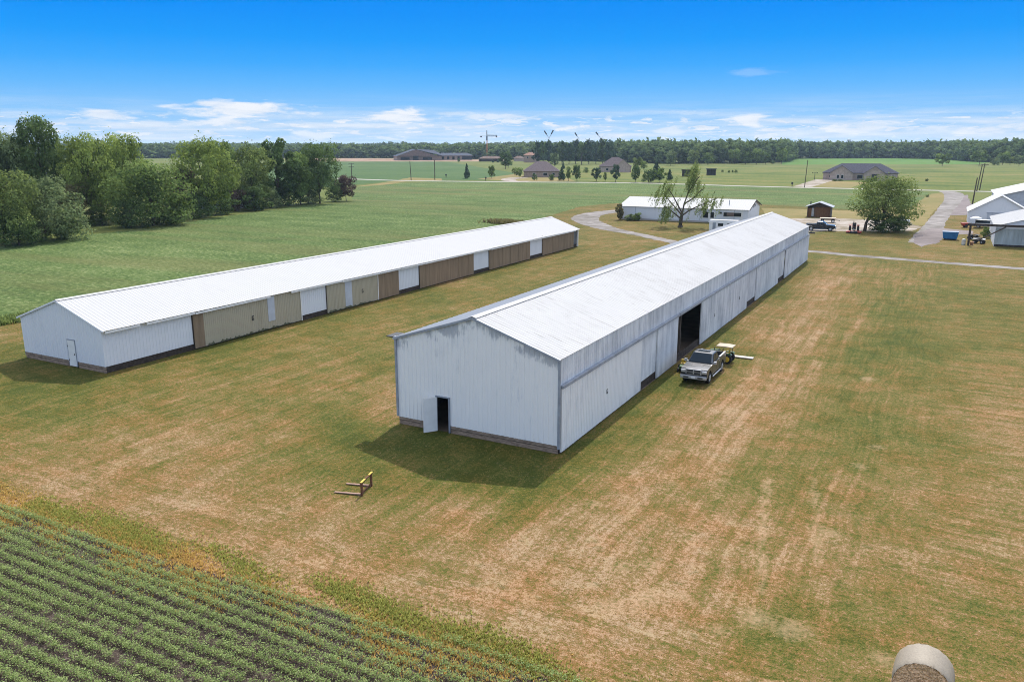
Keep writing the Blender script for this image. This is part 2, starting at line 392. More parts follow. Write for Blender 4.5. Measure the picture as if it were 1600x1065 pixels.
def lawnmat():
    m, g = newmat('lawn'); p = g.pos()
    br, pale, sdir = g.attr('brown'), g.attr('pale'), g.attr('sdir')
    def c(n, w): return g.math('MULTIPLY', g.math('SUBTRACT', n, .5), w*2)
    warp = g.n('ShaderNodeVectorMath', operation='ADD')
    wn = g.n('ShaderNodeTexNoise'); g.put(wn.inputs[0], p); wn.inputs['Scale'].default_value = .12; wn.inputs['Detail'].default_value = 2
    g.put(warp.inputs[0], p); g.put(warp.inputs[1], g.vmul(wn.outputs[1], (1.6, 1.6, 0))); pw = warp.outputs[0]
    sy = g.noise(g.vmul(pw, (1.5, .055, 1)), 1, 5, .68)
    sy2 = g.noise(g.vmul(pw, (4.5, .10, 1)), 1, 3, .6)
    sxn = g.noise(g.vmul(pw, (.05, 1.7, 1)), 1, 5, .68)
    sx2 = g.noise(g.vmul(pw, (.12, 5.0, 1)), 1, 3, .6)
    def lerp(a, b): return g.math('ADD', g.math('MULTIPLY', a, g.math('SUBTRACT', 1.0, sdir)), g.math('MULTIPLY', b, sdir))
    st, st2 = lerp(sy, sxn), lerp(sy2, sx2)
    nb = g.noise(p, .11, 4, .6); nm = g.noise(p, .7, 5, .65, .6); nf = g.noise(p, 5.0, 6, .75); nff = g.noise(p, 17, 3, .7)
    k = g.math('ADD', br, g.math('MULTIPLY', c(st, 1), g.math('ADD', .18, g.math('MULTIPLY', br, .62))))
    for n, w in ((st2, .32), (nb, .42), (nm, .55), (nf, 1.15), (nff, 1.0)): k = g.math('ADD', k, c(n, w))
    col = g.ramp(k, [(.02, (.050, .066, .012)), (.25, (.090, .098, .020)), (.45, (.138, .117, .030)), (.62, (.186, .119, .046)), (.80, (.240, .144, .070)), (1.0, (.35, .245, .150))])
    # orange-brown against grey-green: a second, slower hue drift
    col = g.mix(g.math('MULTIPLY', g.mapr(g.noise(p, .33, 5, .65), .44, .62), .65), col, g.mix(1.0, col, (1.07, .87, .75), 'MULTIPLY'))
    col = g.mix(g.math('MULTIPLY', g.mapr(nm, .52, .72), .30), col, g.mix(1.0, col, (.72, .98, .62), 'MULTIPLY'))
    tf = g.mapr(g.noise(g.vmul(p, (1, 1.3, 1)), 1.7, 5, .62, .5), .57, .68)
    col = g.mix(g.math('MULTIPLY', tf, .5), col, (.058, .076, .013))
    pf = g.mapr(g.math('ADD', pale, g.math('ADD', c(nm, .5), c(nf, .6))), .30, 1.0)
    col = g.mix(g.math('MULTIPLY', pf, .7), col, (.41, .285, .17))
    hh = g.math('ADD', g.math('MULTIPLY', nf, .6), g.math('MULTIPLY', nff, .4))
    g.surf(col, .95, 0, .08, g.bump(hh, .8, .09))
    return m
M['lawn'] = lawnmat()
M['pasture'] = groundmat('pasture', [(.1, (.060, .092, .018)), (.5, (.110, .132, .030)), (.9, (.185, .165, .055))], .012, .06, .6, .4, .3, .35)
M['house_lawn'] = groundmat('house_lawn', [(.1, (.058, .092, .015)), (.45, (.105, .132, .024)), (.7, (.138, .142, .032)), (1, (.20, .165, .058))], .014, .06, .5, .75, .6, .9, (.006, .06, 1), .5)
M['dry_lawn'] = groundmat('dry_lawn', [(.1, (.12, .13, .035)), (.5, (.20, .165, .06)), (.9, (.28, .20, .095))], .03, .2, 1.5, .35, .4, .35)
M['beans'] = groundmat('beans', [(.0, (.030, .056, .014)), (.32, (.062, .104, .026)), (.58, (.098, .146, .040)), (.8, (.15, .195, .065)), (1, (.24, .26, .12))], .022, .16, 1.7, .25, .32, 1.5, (.03, .22, 1), .34, 1.0, .3, None, (.115, .108, .040))
M['far_beans'] = groundmat('far_beans', [(.1, (.040, .085, .024)), (.5, (.062, .112, .032)), (.9, (.105, .145, .05))], .012, .08, .8, .45, .4, .8)
M['bright_crop'] = groundmat('bright_crop', [(.1, (.045, .125, .018)), (.5, (.080, .165, .026)), (.9, (.13, .19, .045))], .008, .03, .3, .4, .3, .2)
M['bare_dirt'] = groundmat('bare_dirt', [(.1, (.15, .09, .055)), (.5, (.27, .18, .12)), (.9, (.45, .36, .27))], .02, .08, .6, .5, .3, .2, (.004, .06, 1), .5)
M['gravel'] = groundmat('gravel', [(.1, (.12, .108, .08)), (.5, (.225, .205, .19)), (.9, (.34, .315, .29))], .06, .35, 5, .45, .7, .5)
M['pad_gravel'] = groundmat('pad_gravel', [(.1, (.13, .11, .10)), (.5, (.20, .17, .165)), (.9, (.29, .25, .23))], .05, .4, 4, .4, .35, .3)
M['pale_concrete'] = groundmat('pale_concrete', [(.1, (.14, .12, .06)), (.4, (.27, .225, .175)), (.65, (.37, .325, .28)), (.95, (.47, .43, .385))], .10, .35, 3, .6, .7, .4)
M['road'] = groundmat('road', [(.1, (.26, .245, .22)), (.5, (.36, .34, .30)), (.9, (.45, .42, .37))], .02, .2, 2, .3, .3, .2)
M['soil'] = groundmat('soil', [(.1, (.030, .021, .017)), (.45, (.056, .041, .034)), (.75, (.12, .093, .076)), (.95, (.27, .22, .18))], .3, 2.5, 14, .15, .35, .6, None, 0, 1, .06, (.34, .28, .23))
# ------------------------------------------------------------------ ground sheets
def resample(pts, step, jit, closed=True):
    out = []; n = len(pts)
    for i in range(n if closed else n-1):
        a, b = Vector(pts[i][:2]), Vector(pts[(i+1) % n][:2]); L = (b-a).length; k = max(1, int(L/step))
        nn = Vector((-(b-a).y, (b-a).x)).normalized() if L > 0 else Vector((0, 0))
        for j in range(k): out.append(a.lerp(b, j/k)+nn*rnd.uniform(-jit, jit)*(0 if j == 0 else 1))
    if not closed: out.append(Vector(pts[-1][:2]))
    return out
def area(name, pts, z, mat, step=3, jit=.4, label=None):
    from mathutils.geometry import tessellate_polygon
    P = resample(pts, step, jit); V = [Vector((p.x, p.y, z)) for p in P]
    T = tessellate_polygon([V])
    me = bpy.data.meshes.new(name); me.from_pydata([tuple(v) for v in V], [], [tuple(t) for t in T])
    bm = bmesh.new(); bm.from_mesh(me); bmesh.ops.recalc_face_normals(bm, faces=bm.faces)
    if sum(f.normal.z*f.calc_area() for f in bm.faces) < 0: bmesh.ops.reverse_faces(bm, faces=bm.faces)
    bm.to_mesh(me); bm.free(); me.materials.append(mat)
    o = obj(name, me); o['kind'] = 'structure'
    return o
def spline(pts, k=10):
    P = [Vector(p[:2]) for p in pts]; P = [P[0]*2-P[1]]+P+[P[-1]*2-P[-2]]; out = []
    for i in range(1, len(P)-2):
        a, b, c, d = P[i-1:i+3]
        for j in range(k):
            t = j/k
            out.append(.5*((2*b)+(c-a)*t+(2*a-5*b+4*c-d)*t*t+(3*b-a-3*c+d)*t**3))
    out.append(P[-2]); return out
def ribbon(name, pts, w, z, mat, jit=.15, k=10):
    S = spline(pts, k); V = []; ww = w if hasattr(w, '__len__') else [w]*len(pts)
    for i, p in enumerate(S):
        t = (S[min(i+1, len(S)-1)]-S[max(0, i-1)]).normalized(); n = Vector((-t.y, t.x))
        q = i/k; a = int(min(q, len(ww)-1)); b = min(a+1, len(ww)-1); wi = ww[a]+(ww[b]-ww[a])*(q-a)
        for s in (1, -1): V.append((*(p+n*s*(wi/2+rnd.uniform(-jit, jit))), z))
    Fq = [(2*i+1, 2*i+3, 2*i+2, 2*i) for i in range(len(S)-1)]
    me = bpy.data.meshes.new(name); me.from_pydata(V, [], Fq); me.materials.append(mat)
    o = obj(name, me); o['kind'] = 'structure'; return o
nR = 64
me = bpy.data.meshes.new('ground')
me.from_pydata([(9000*math.cos(2*math.pi*i/nR), 9000*math.sin(2*math.pi*i/nR), 0) for i in range(nR)], [], [tuple(range(nR))])
me.materials.append(M['pasture']); obj('ground', me)['kind'] = 'structure'
# mown yard: brown, green and pale zones carried as attributes on a fine grid
CP = [(50,640,.42),(200,640,.52),(300,600,.55),(100,700,.56),(300,700,.58),(450,680,.55),(450,560,.5),(520,600,.52),(605,640,.72),(600,560,.48),(600,450,.52),(700,440,.56),(750,470,.5),(850,400,.55),(950,370,.52),
 (100,760,.7),(300,780,.70),(500,800,.66),(500,870,.72),(700,800,.62),(650,900,.68),(400,860,.70),(800,900,.70),(900,850,.72),(850,1000,.62),(1000,960,.78),(1000,750,.72),(1050,650,.70),(1100,700,.70),(940,690,.38),(900,715,.30),(985,640,.34),(1050,600,.25),(1120,520,.28),(1200,450,.32),(1262,412,.34),(1020,640,.50),(1100,570,.52),(1170,505,.55),
 (1150,640,.74),(1200,600,.72),(1250,520,.72),(1290,450,.70),(1300,420,.6),(1335,500,.50),(1360,560,.34),(1400,500,.32),(1450,560,.33),(1350,640,.40),(1330,600,.38),(1500,450,.38),(1550,500,.40),(1500,600,.45),(1580,640,.62),(1550,700,.56),(1400,700,.46),(1300,700,.45),(1250,730,.46),(1200,760,.50),(1300,780,.55),(1450,780,.54),(1580,800,.62),(1400,850,.58),(1550,900,.58),(1200,850,.60),(1100,850,.70),(1100,930,.70),(1200,1000,.42),(1350,950,.46),(1500,970,.50),(1100,1040,.58),(1300,1040,.54),(1550,1040,.46),
 (1400,392,.42),(1350,430,.48),(1500,430,.42),(1450,395,.52),(1330,385,.36),(1550,405,.50),(700,700,.34),(620,720,.38),(30,590,.30),(120,590,.30),(240,570,.42),(330,545,.34),(500,500,.36),(420,560,.52),(660,460,.42),(780,425,.40),(660,700,.20),(760,730,.20),(820,745,.22),(560,690,.26),(500,720,.42),(870,395,.38),(0,520,.48),(15,560,.42)]
PALE = [([(-4.7,29.5),(-5.6,34),(-6.6,40.5)],.26,.70),([(-3.1,33),(-3.8,38),(-4.6,42)],.25,.6),([(-9.5,39),(-9.2,48),(-10,60),(-10.5,75)],.55,.35),([(-11.2,37),(-11,48),(-11.8,60),(-12,80)],.55,.35),([(-7.5,50),(-7.7,64),(-8,84)],.5,.32),
 ([(-13.2,37.5),(-12.2,42),(-10.5,47),(-9.5,52)],.5,.4),([(-8.6,31),(-8.2,36),(-8.8,41)],.5,.38),([(-13.5,70),(-13.4,90),(-13.7,110)],.55,.32),([(-11,70),(-11.2,90),(-11.6,115)],.5,.32),([(-9.6,64),(-9.5,80),(-9.7,100)],.5,.32),
 ([(-24.5,21.9),(-16,22.6),(-9,24.5)],.6,.25)]
SPOT = [(-3.6,36.4,.9),(-2.9,36.1,.7),(-3.3,27.4,1.2),(-4.4,27.6,1.1),(-8.5,26.8,1.6),(-9.6,25.9,1.2),(-.2,27.2,.9),(.6,26.4,.8),(-5.6,26.2,.8),(-9.2,29.5,1.0),(-10.3,28.7,.9),(-3.2,23.8,.7),(-3.9,63.5,1.1),(-2.6,45,.9),(-13.5,33.8,.8),(-4.2,40.2,.6),(-2.0,48.5,.9),(-7.4,27.8,.8)]
def grid_attr(GX, GY):
    u, v = proj(np.stack([GX, GY, np.zeros_like(GX)], 1))
    num = np.zeros(len(GX)); den = np.zeros(len(GX))
    for (a, b, c) in CP:
        w = 1/((u-a)**2+((v-b)*1.6)**2+400)**1.6; num += w*c; den += w
    br = .47+(num/den-.5)*1.35-.06*np.clip((-20-GX)/8, 0, 1)*np.clip((GY-26)/8, 0, 1)
    pale = np.zeros(len(GX))
    for pts, wd, k in PALE:
        S = spline(pts, 14)
        d2 = np.full(len(GX), 1e9)
        for p in S: d2 = np.minimum(d2, (GX-p.x)**2+((GY-p.y)*.7)**2)
        pale = np.maximum(pale, k*np.exp(-d2/(2*wd*wd)))
    for x, y, r in SPOT: pale = np.maximum(pale, .72*np.exp(-((GX-x)**2+(GY-y)**2)/(r*r*.6)))
    # streak direction: along the barns beside them, across in the open field to the right and along the crop's edge
    sd = np.clip((GX+2.0-(GY-40)*.015)/4, 0, 1)
    sd = np.maximum(sd, np.clip((28.5-GY)/5, 0, 1))
    sd = np.maximum(sd, np.clip((GY-131)/4, 0, 1))
    return br, pale, sd
def lawn_grid(name, x0, x1, y0, y1, st, z):
    nx, ny = int((x1-x0)/st)+1, int((y1-y0)/st)+1
    xs, ys = np.linspace(x0, x1, nx), np.linspace(y0, y1, ny)
    GX, GY = np.meshgrid(xs, ys); GX, GY = GX.ravel(), GY.ravel()
    zz = z+np.zeros(len(GX))
    idx = (np.arange(ny-1)[:, None]*nx+np.arange(nx-1)[None]).ravel()
    me = np_mesh(name, np.stack([GX, GY, zz], 1), np.stack([idx, idx+1, idx+nx+1, idx+nx], 1), M['lawn'])
    for k, a in zip(('brown', 'pale', 'sdir'), grid_attr(GX, GY)):
        q = me.attributes.new(k, 'FLOAT', 'POINT'); q.data.foreach_set('value', a.astype(np.float32))
    o = obj(name, me); o['kind'] = 'structure'; return o
lawn_grid('lawn', -84, 60, 6, 150, .36, .004)
lawn_grid('yard_lawn', -110, 60, 150, 262, 1.5, .004)
# the long bean field behind the barns, its right end tapering to the gravel drive
bf = [(-84, -20), (-80, 40), (-77.5, 132), tuple(at(905, 323)[:2]), tuple(at(955, 318)[:2]), tuple(at(1100, 316)[:2]), tuple(at(1200, 320)[:2]), tuple(at(1330, 327)[:2]), tuple(at(1425, 322)[:2]), tuple(at(1440, 312)[:2]), tuple(at(1452, 300)[:2]),
      tuple(at(1200, 292.5)[:2]), tuple(at(1000, 286.5)[:2]), tuple(at(800, 284.5)[:2]), tuple(at(690, 282)[:2]), tuple(at(560, 291.5)[:2]), tuple(at(545, 296)[:2]), tuple(at(552, 315)[:2]), tuple(at(470, 322)[:2]), tuple(at(330, 341)[:2]), tuple(at(240, 356)[:2]), tuple(at(120, 369)[:2]), tuple(at(0, 385)[:2]), (-150, -20)]
area('bean_field', bf, .008, M['beans'], 4, .35)
area('far_field', [tuple(at(a, b)[:2]) for a, b in ((520, 292), (640, 281), (800, 281.5), (803, 270), (700, 253), (640, 252), (500, 252), (380, 256), (400, 292))], .008, M['far_beans'], 20, 1)
area('house_ground', [tuple(at(a, b)[:2]) for a, b in ((690, 281), (1000, 285), (1200, 291), (1480, 297), (1720, 300), (1720, 262), (1400, 262), (1230, 262), (1100, 259), (1000, 259), (900, 262), (810, 268))], .006, M['house_lawn'], 20, 1)
area('bright_field', [tuple(at(a, b)[:2]) for a, b in ((1222, 257.5), (1380, 257), (1530, 256.5), (1560, 252), (1480, 249), (1400, 246.5), (1225, 247))], .010, M['bright_crop'], 20, 1)
area('dry_ground', [tuple(at(a, b)[:2]) for a, b in ((745, 280), (802, 283), (900, 284), (890, 279), (860, 278), (805, 272))], .010, M['dry_lawn'], 10, .5)
area('dry_ground', [tuple(at(a, b)[:2]) for a, b in ((1240, 291), (1330, 293.5), (1355, 285), (1290, 282), (1262, 285))], .010, M['dry_lawn'], 8, .4)
area('bare_ground', [tuple(at(a, b)[:2]) for a, b in ((520, 252.5), (640, 252.5), (800, 252.5), (800, 249.8), (640, 248), (500, 246.8), (440, 247), (470, 252.5))], .012, M['bare_dirt'], 30, 2)
area('dry_ground', [tuple(at(a, b)[:2]) for a, b in ((555, 292), (600, 289), (640, 283), (690, 282.5), (690, 279), (640, 277.5), (612, 283))], .012, M['dry_lawn'], 8, .8)
area('dry_ground', [tuple(at(a, b)[:2]) for a, b in ((1425, 322), (1455, 303), (1478, 300), (1487, 305), (1462, 328), (1449, 342), (1445, 352), (1400, 352), (1300, 345), (1200, 345), (1190, 325), (1330, 329))], .012, M['dry_lawn'], 4, .3)
ribbon('county_road', [at(480, 277), at(620, 282), at(800, 284.3), at(1000, 286.2), at(1200, 291.8), at(1480, 298), at(1720, 303)], 6.0, .016, M['road'], .15, 8)
ribbon('gravel_drive', [at(1478, 299), at(1490, 303), at(1488, 314), at(1474, 332), at(1461, 350), at(1449, 370), at(1440, 380)], [5.5, 6.5, 5, 3.8, 3.8, 5, 4.5], .020, M['gravel'], .16, 10)
area('gravel_pad', [tuple(at(a, b)[:2]) for a, b in ((1490, 308), (1512, 304), (1518, 322), (1512, 336), (1474, 337), (1480, 322))], .018, M['pad_gravel'], 3, .4)
area('gravel_pad', [tuple(at(a, b)[:2]) for a, b in ((1427, 366), (1452, 357), (1475, 357), (1520, 361), (1515, 366), (1478, 368), (1464, 380), (1440, 386), (1428, 378))], .024, M['pad_gravel'], 2, .4)
area('concrete_pad', [tuple(at(a, b)[:2]) for a, b in ((1200, 344), (1262, 341), (1330, 342), (1420, 347), (1440, 356), (1425, 361), (1350, 361), (1260, 362), (1190, 362))], .020, M['pale_concrete'], 2, .5)
ribbon('lane', [at(1050, 379), at(1130, 388), (-19, 139.2), at(1330, 399), at(1400, 404.5), at(1500, 412.5), at(1620, 421.5)], 2.5, .016, M['gravel'], .2, 10)
ribbon('lane', [at(1060, 380), at(1000, 367), at(952, 357.5), at(922, 348), at(914, 340.5), at(930, 334), at(968, 329.5), at(1010, 326)], [2.8, 2.8, 4.2, 6, 6.5, 6, 6, 6], .020, M['gravel'], .25, 12)
ribbon('driveway', [at(826, 283.5), at(800, 283), at(795, 280), at(812, 277.5)], [7, 6, 8, 10], .020, M['pale_concrete'], .2, 8)
area('driveway', [tuple(at(a, b)[:2]) for a, b in ((1240, 291.5), (1268, 292.5), (1302, 282), (1292, 279.5), (1272, 281))], .020, M['pale_concrete'], 6, .2)
# bare soil under the crop nearest the camera
area('crop_soil', [(-75, -12), (-75, 20.2), (-40, 20.1), (-30, 20.2), (-20, 20.4), (-12, 20.8), (-7, 21.0), (0, 21.0), (6, 21.0), (6, -12)], .010, M['soil'], 1.2, .18)
# ------------------------------------------------------------------ main barn
def long_barn_main():
    X0, X1, Y0, Y1, XR = -28.8, -17.8, 38.8, 127.0, -23.3
    def ze(y): return 5.56-.34*(y-Y0)/(Y1-Y0)
    RISE = 1.80
    root = empty('long_barn', (0, 0, 0), 0, 'tall long white metal barn with open side doorway and a silver pickup beside it', 'barn')
    WB = .50
    # gable wall round the door opening
    DX0, DX1, DZ = -25.90, -25.06, 2.22
    b = MB()
    def ztop(x): return ze(Y0)+RISE*(1-abs(x-XR)/(X1-XR))
    def piece(x0, x1, zb):
        if x0 < XR < x1: piece(x0, XR, zb); piece(XR, x1, zb); return
        b.sheet((x0, Y0, zb), (x1, Y0, zb), (x0, Y0, ztop(x0)), (x1, Y0, ztop(x1)), .3, .028)
    piece(X0, DX0, WB); piece(DX0, DX1, DZ); piece(DX1, X1, WB)
    gw = b.build('gable_wall', M['gable_worn'], root)
    b = MB()
    for x in (DX0-.04, DX1+.04): b.box((x, Y0-.03, 1.16), (.09, .10, 2.2))
    b.box(((DX0+DX1)/2, Y0-.03, DZ+.04), (DX1-DX0+.17, .10, .08))
    b.build('door_frame', M['grey_trim'], root)
    d = MB(); d.box((0, -.44, 1.13), (.045, .88, 2.14))
    dl = d.build('door', M['white_paint'], root); dl.location = (DX0, Y0-.05, 0); dl.rotation_euler = (0, 0, R(-36))
    h = MB(); h.box((-.05, -.80, 1.08), (.06, .12, .05)); h.build('handle', M['latch'], dl)
    b = MB(); b.sheet((X1, Y1, .3), (X0, Y1, .3), (X1, Y1, ze(Y1)), (X0, Y1, ze(Y1)), .3, .028)
    b.add([(X1, Y1, ze(Y1)), (X0, Y1, ze(Y1)), (XR, Y1, ze(Y1)+RISE)], [(0, 1, 2)])
    b.build('gable_wall', M['worn_wall'], root)
    # corner trim and roof-edge trim
    b = MB()
    b.box((X1+.03, Y0-.04, 2.95), (.13, .12, 5.2)); b.build('corner_trim', M['grey_trim'], root)
    b = MB(); b.box((X0-.02, Y0-.04, 3.1), (.12, .12, 5.1)); b.build('corner_trim', M['grey_trim'], root)
    # base planks
    for (x0, x1) in ((X0+.02, DX0-.1), (DX1+.1, X1-.05)):
        b = MB()
        for k in range(3): b.box(((x0+x1)/2, Y0+.06-.004*k, .085+.165*k), (x1-x0, .05, .155))
        b.build('base_board', M['plank_base'], root)
    b = MB()
    b.box((X1-.06, (Y0+Y1)/2, .30), (.06, Y1-Y0-.1, .58)); b.build('base_board', M['dark_wood'], root)
    b = MB(); b.box((X0+.06, (Y0+Y1)/2, .30), (.06, Y1-Y0-.1, .58)); b.build('base_board', M['dark_wood'], root)
    # left wall
    b = MB(); b.sheet((X0, Y1, .45), (X0, Y0, .45), (X0, Y1, ze(Y1)), (X0, Y0, ze(Y0)), .3, .028); b.build('side_wall', M['worn_wall'], root)
    # fascia band over the sliding doors on the right
    yO0, yO1 = y_on(1054, X1, .1), y_on(1091, X1, .1)
    ZF = 3.98
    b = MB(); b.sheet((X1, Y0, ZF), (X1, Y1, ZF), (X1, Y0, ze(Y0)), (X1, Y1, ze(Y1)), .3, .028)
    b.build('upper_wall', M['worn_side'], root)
    b = MB(); L = (Y1-Y0)
    segs = [(Y0+.1, 61), (61.2, 83), (83.2, 106), (106.2, Y1-.1)]
    for i, (a, c) in enumerate(segs): b.box((X1+.13, (a+c)/2, ZF-.02+.012*(i % 2)), (.20, c-a, .17))
    b.build('door_track', M['grey_trim'], root)
    # doors and fixed bays
    edges = [('door', 0, 997.5, .12), ('bay', 997.5, 1023, .62), ('door', 1023, 1054, .10), ('open', 1054, 1091, 0), ('door', 1091, 1136.3, .10), ('doorb', 1136.3, 1163, .12), ('bay', 1163, 1178, .62), ('door', 1178, 1213, .12), ('bay', 1213, 1223, .6), ('doorb', 1223, 1232.5, .15), ('door', 1232.5, 1260, .12)]
    for i, (k, u0, u1, zb) in enumerate(edges):
        a = Y0+.12 if u0 == 0 else y_on(u0, X1, .1); c = y_on(u1, X1, .1)
        if k == 'open': continue
        off = {'door': .13, 'doorb': .19, 'bay': .0}[k]
        b = MB(); zt = ZF-.13
        b.sheet((X1+off, a, zb), (X1+off, c, zb), (X1+off, a, zt), (X1+off, c, zt), .24, .026)
        if k != 'bay':
            for y in (a+.04, c-.04): b.box((X1+off-.05, y, (zb+zt)/2), (.08, .09, zt-zb))
            b.box((X1+off-.05, (a+c)/2, zb+.06), (.08, c-a-.2, .12))
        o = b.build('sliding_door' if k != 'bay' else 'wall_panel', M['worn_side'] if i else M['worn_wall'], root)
        if k != 'bay' and c-a > 3:
            yl = {0: y_on(945, X1, 1.9), 5: (a+c)/2, 4: (a+c)/2-.6}.get(i)
            if yl:
                q = MB(); x = X1+off+.035
                q.box((x, yl, 1.98), (.02, .16, .05)); q.box((x, yl-.07, 1.86), (.02, .05, .26)); q.box((x, yl, 1.74), (.02, .18, .05)); q.box((x, yl+.07, 1.80), (.02, .05, .10))
                q.build('latch', M['latch'], o)
    # back of the right wall beyond the doors
    # roof: two ribbed slopes with a ridge cap
    ex = .10
    zl = lambda y, x: ze(y)+RISE*(1-abs(x-XR)/(X1-XR))
    sl = RISE/(X1-XR)
    xr, xl = X1+ex, X0-ex*1.4
    b = MB()
    b.sheet((xr, Y0-.12, ze(Y0)-sl*ex+.04), (xr, Y1+.1, ze(Y1)-sl*ex+.04), (XR, Y0-.12, ze(Y0)+RISE+.04), (XR, Y1+.1, ze(Y1)+RISE+.04), .34, .018)
    r1 = b.build('roof', M['worn_roof'], root); r1['label'] = 'white painted roof slope with rusty streaks'
    b = MB()
    b.sheet((xl, Y1+.1, ze(Y1)-sl*ex+.04), (xl, Y0-.12, ze(Y0)-sl*ex+.04), (XR, Y1+.1, ze(Y1)+RISE+.04), (XR, Y0-.12, ze(Y0)+RISE+.04), .62, .028)
    r2 = b.build('roof', M['bare_roof'], root); r2['label'] = 'bare grey metal roof slope'
    b = MB()
    for s in (1, -1): b.add([(XR, Y0-.15, ze(Y0)+RISE+.10), (XR+s*.28, Y0-.15, ze(Y0)+RISE+.01+.0), (XR+s*.28, Y1+.12, ze(Y1)+RISE+.01), (XR, Y1+.12, ze(Y1)+RISE+.10)], [(0, 1, 2, 3) if s > 0 else (3, 2, 1, 0)])
    b.build('ridge_cap', M['white_roof'], r1)
    b = MB()
    for s in (1, -1):
        xe = xr if s > 0 else xl
        b.bar((xe, Y0-.14, ze(Y0)-sl*ex-.03), (XR, Y0-.14, ze(Y0)+RISE-.03), .05, .13)
    b.build('rake_trim', M['grey_trim'], root)
    b = MB(); b.box((X0-.42, Y0+.62, ze(Y0)-.02), (.75, 1.1, .06)); b.build('eave_flap', M['dark_steel'], root)
    # posts, rafters and dirt floor inside
    for i in range(9):
        y = Y0+4+i*(Y1-Y0-8)/8
        for x in (X0+.25, X1-.32):
            q = MB(); q.box((x, y, ze(y)/2), (.18, .18, ze(y)-.12)); q.build('post', M['post_wood'], root)
        q = MB(); q.bar((X0+.2, y+.14, ze(y)-.15), (X1-.2, y+.14, ze(y)-.15), .05, .24)
        q.bar((X0+.2, y+.14, ze(y)-.1), (XR, y+.14, ze(y)+RISE-.2), .05, .2); q.bar((X1-.2, y+.14, ze(y)-.1), (XR, y+.14, ze(y)+RISE-.2), .05, .2)
        q.build('truss', M['post_wood'], root)
    return root
area('barn_dirt', [(-28.7, 38.95), (-17.72, 38.95), (-17.72, 126.9), (-28.7, 126.9)], .012, M['dirt'], 5, 0)
long_barn_main()
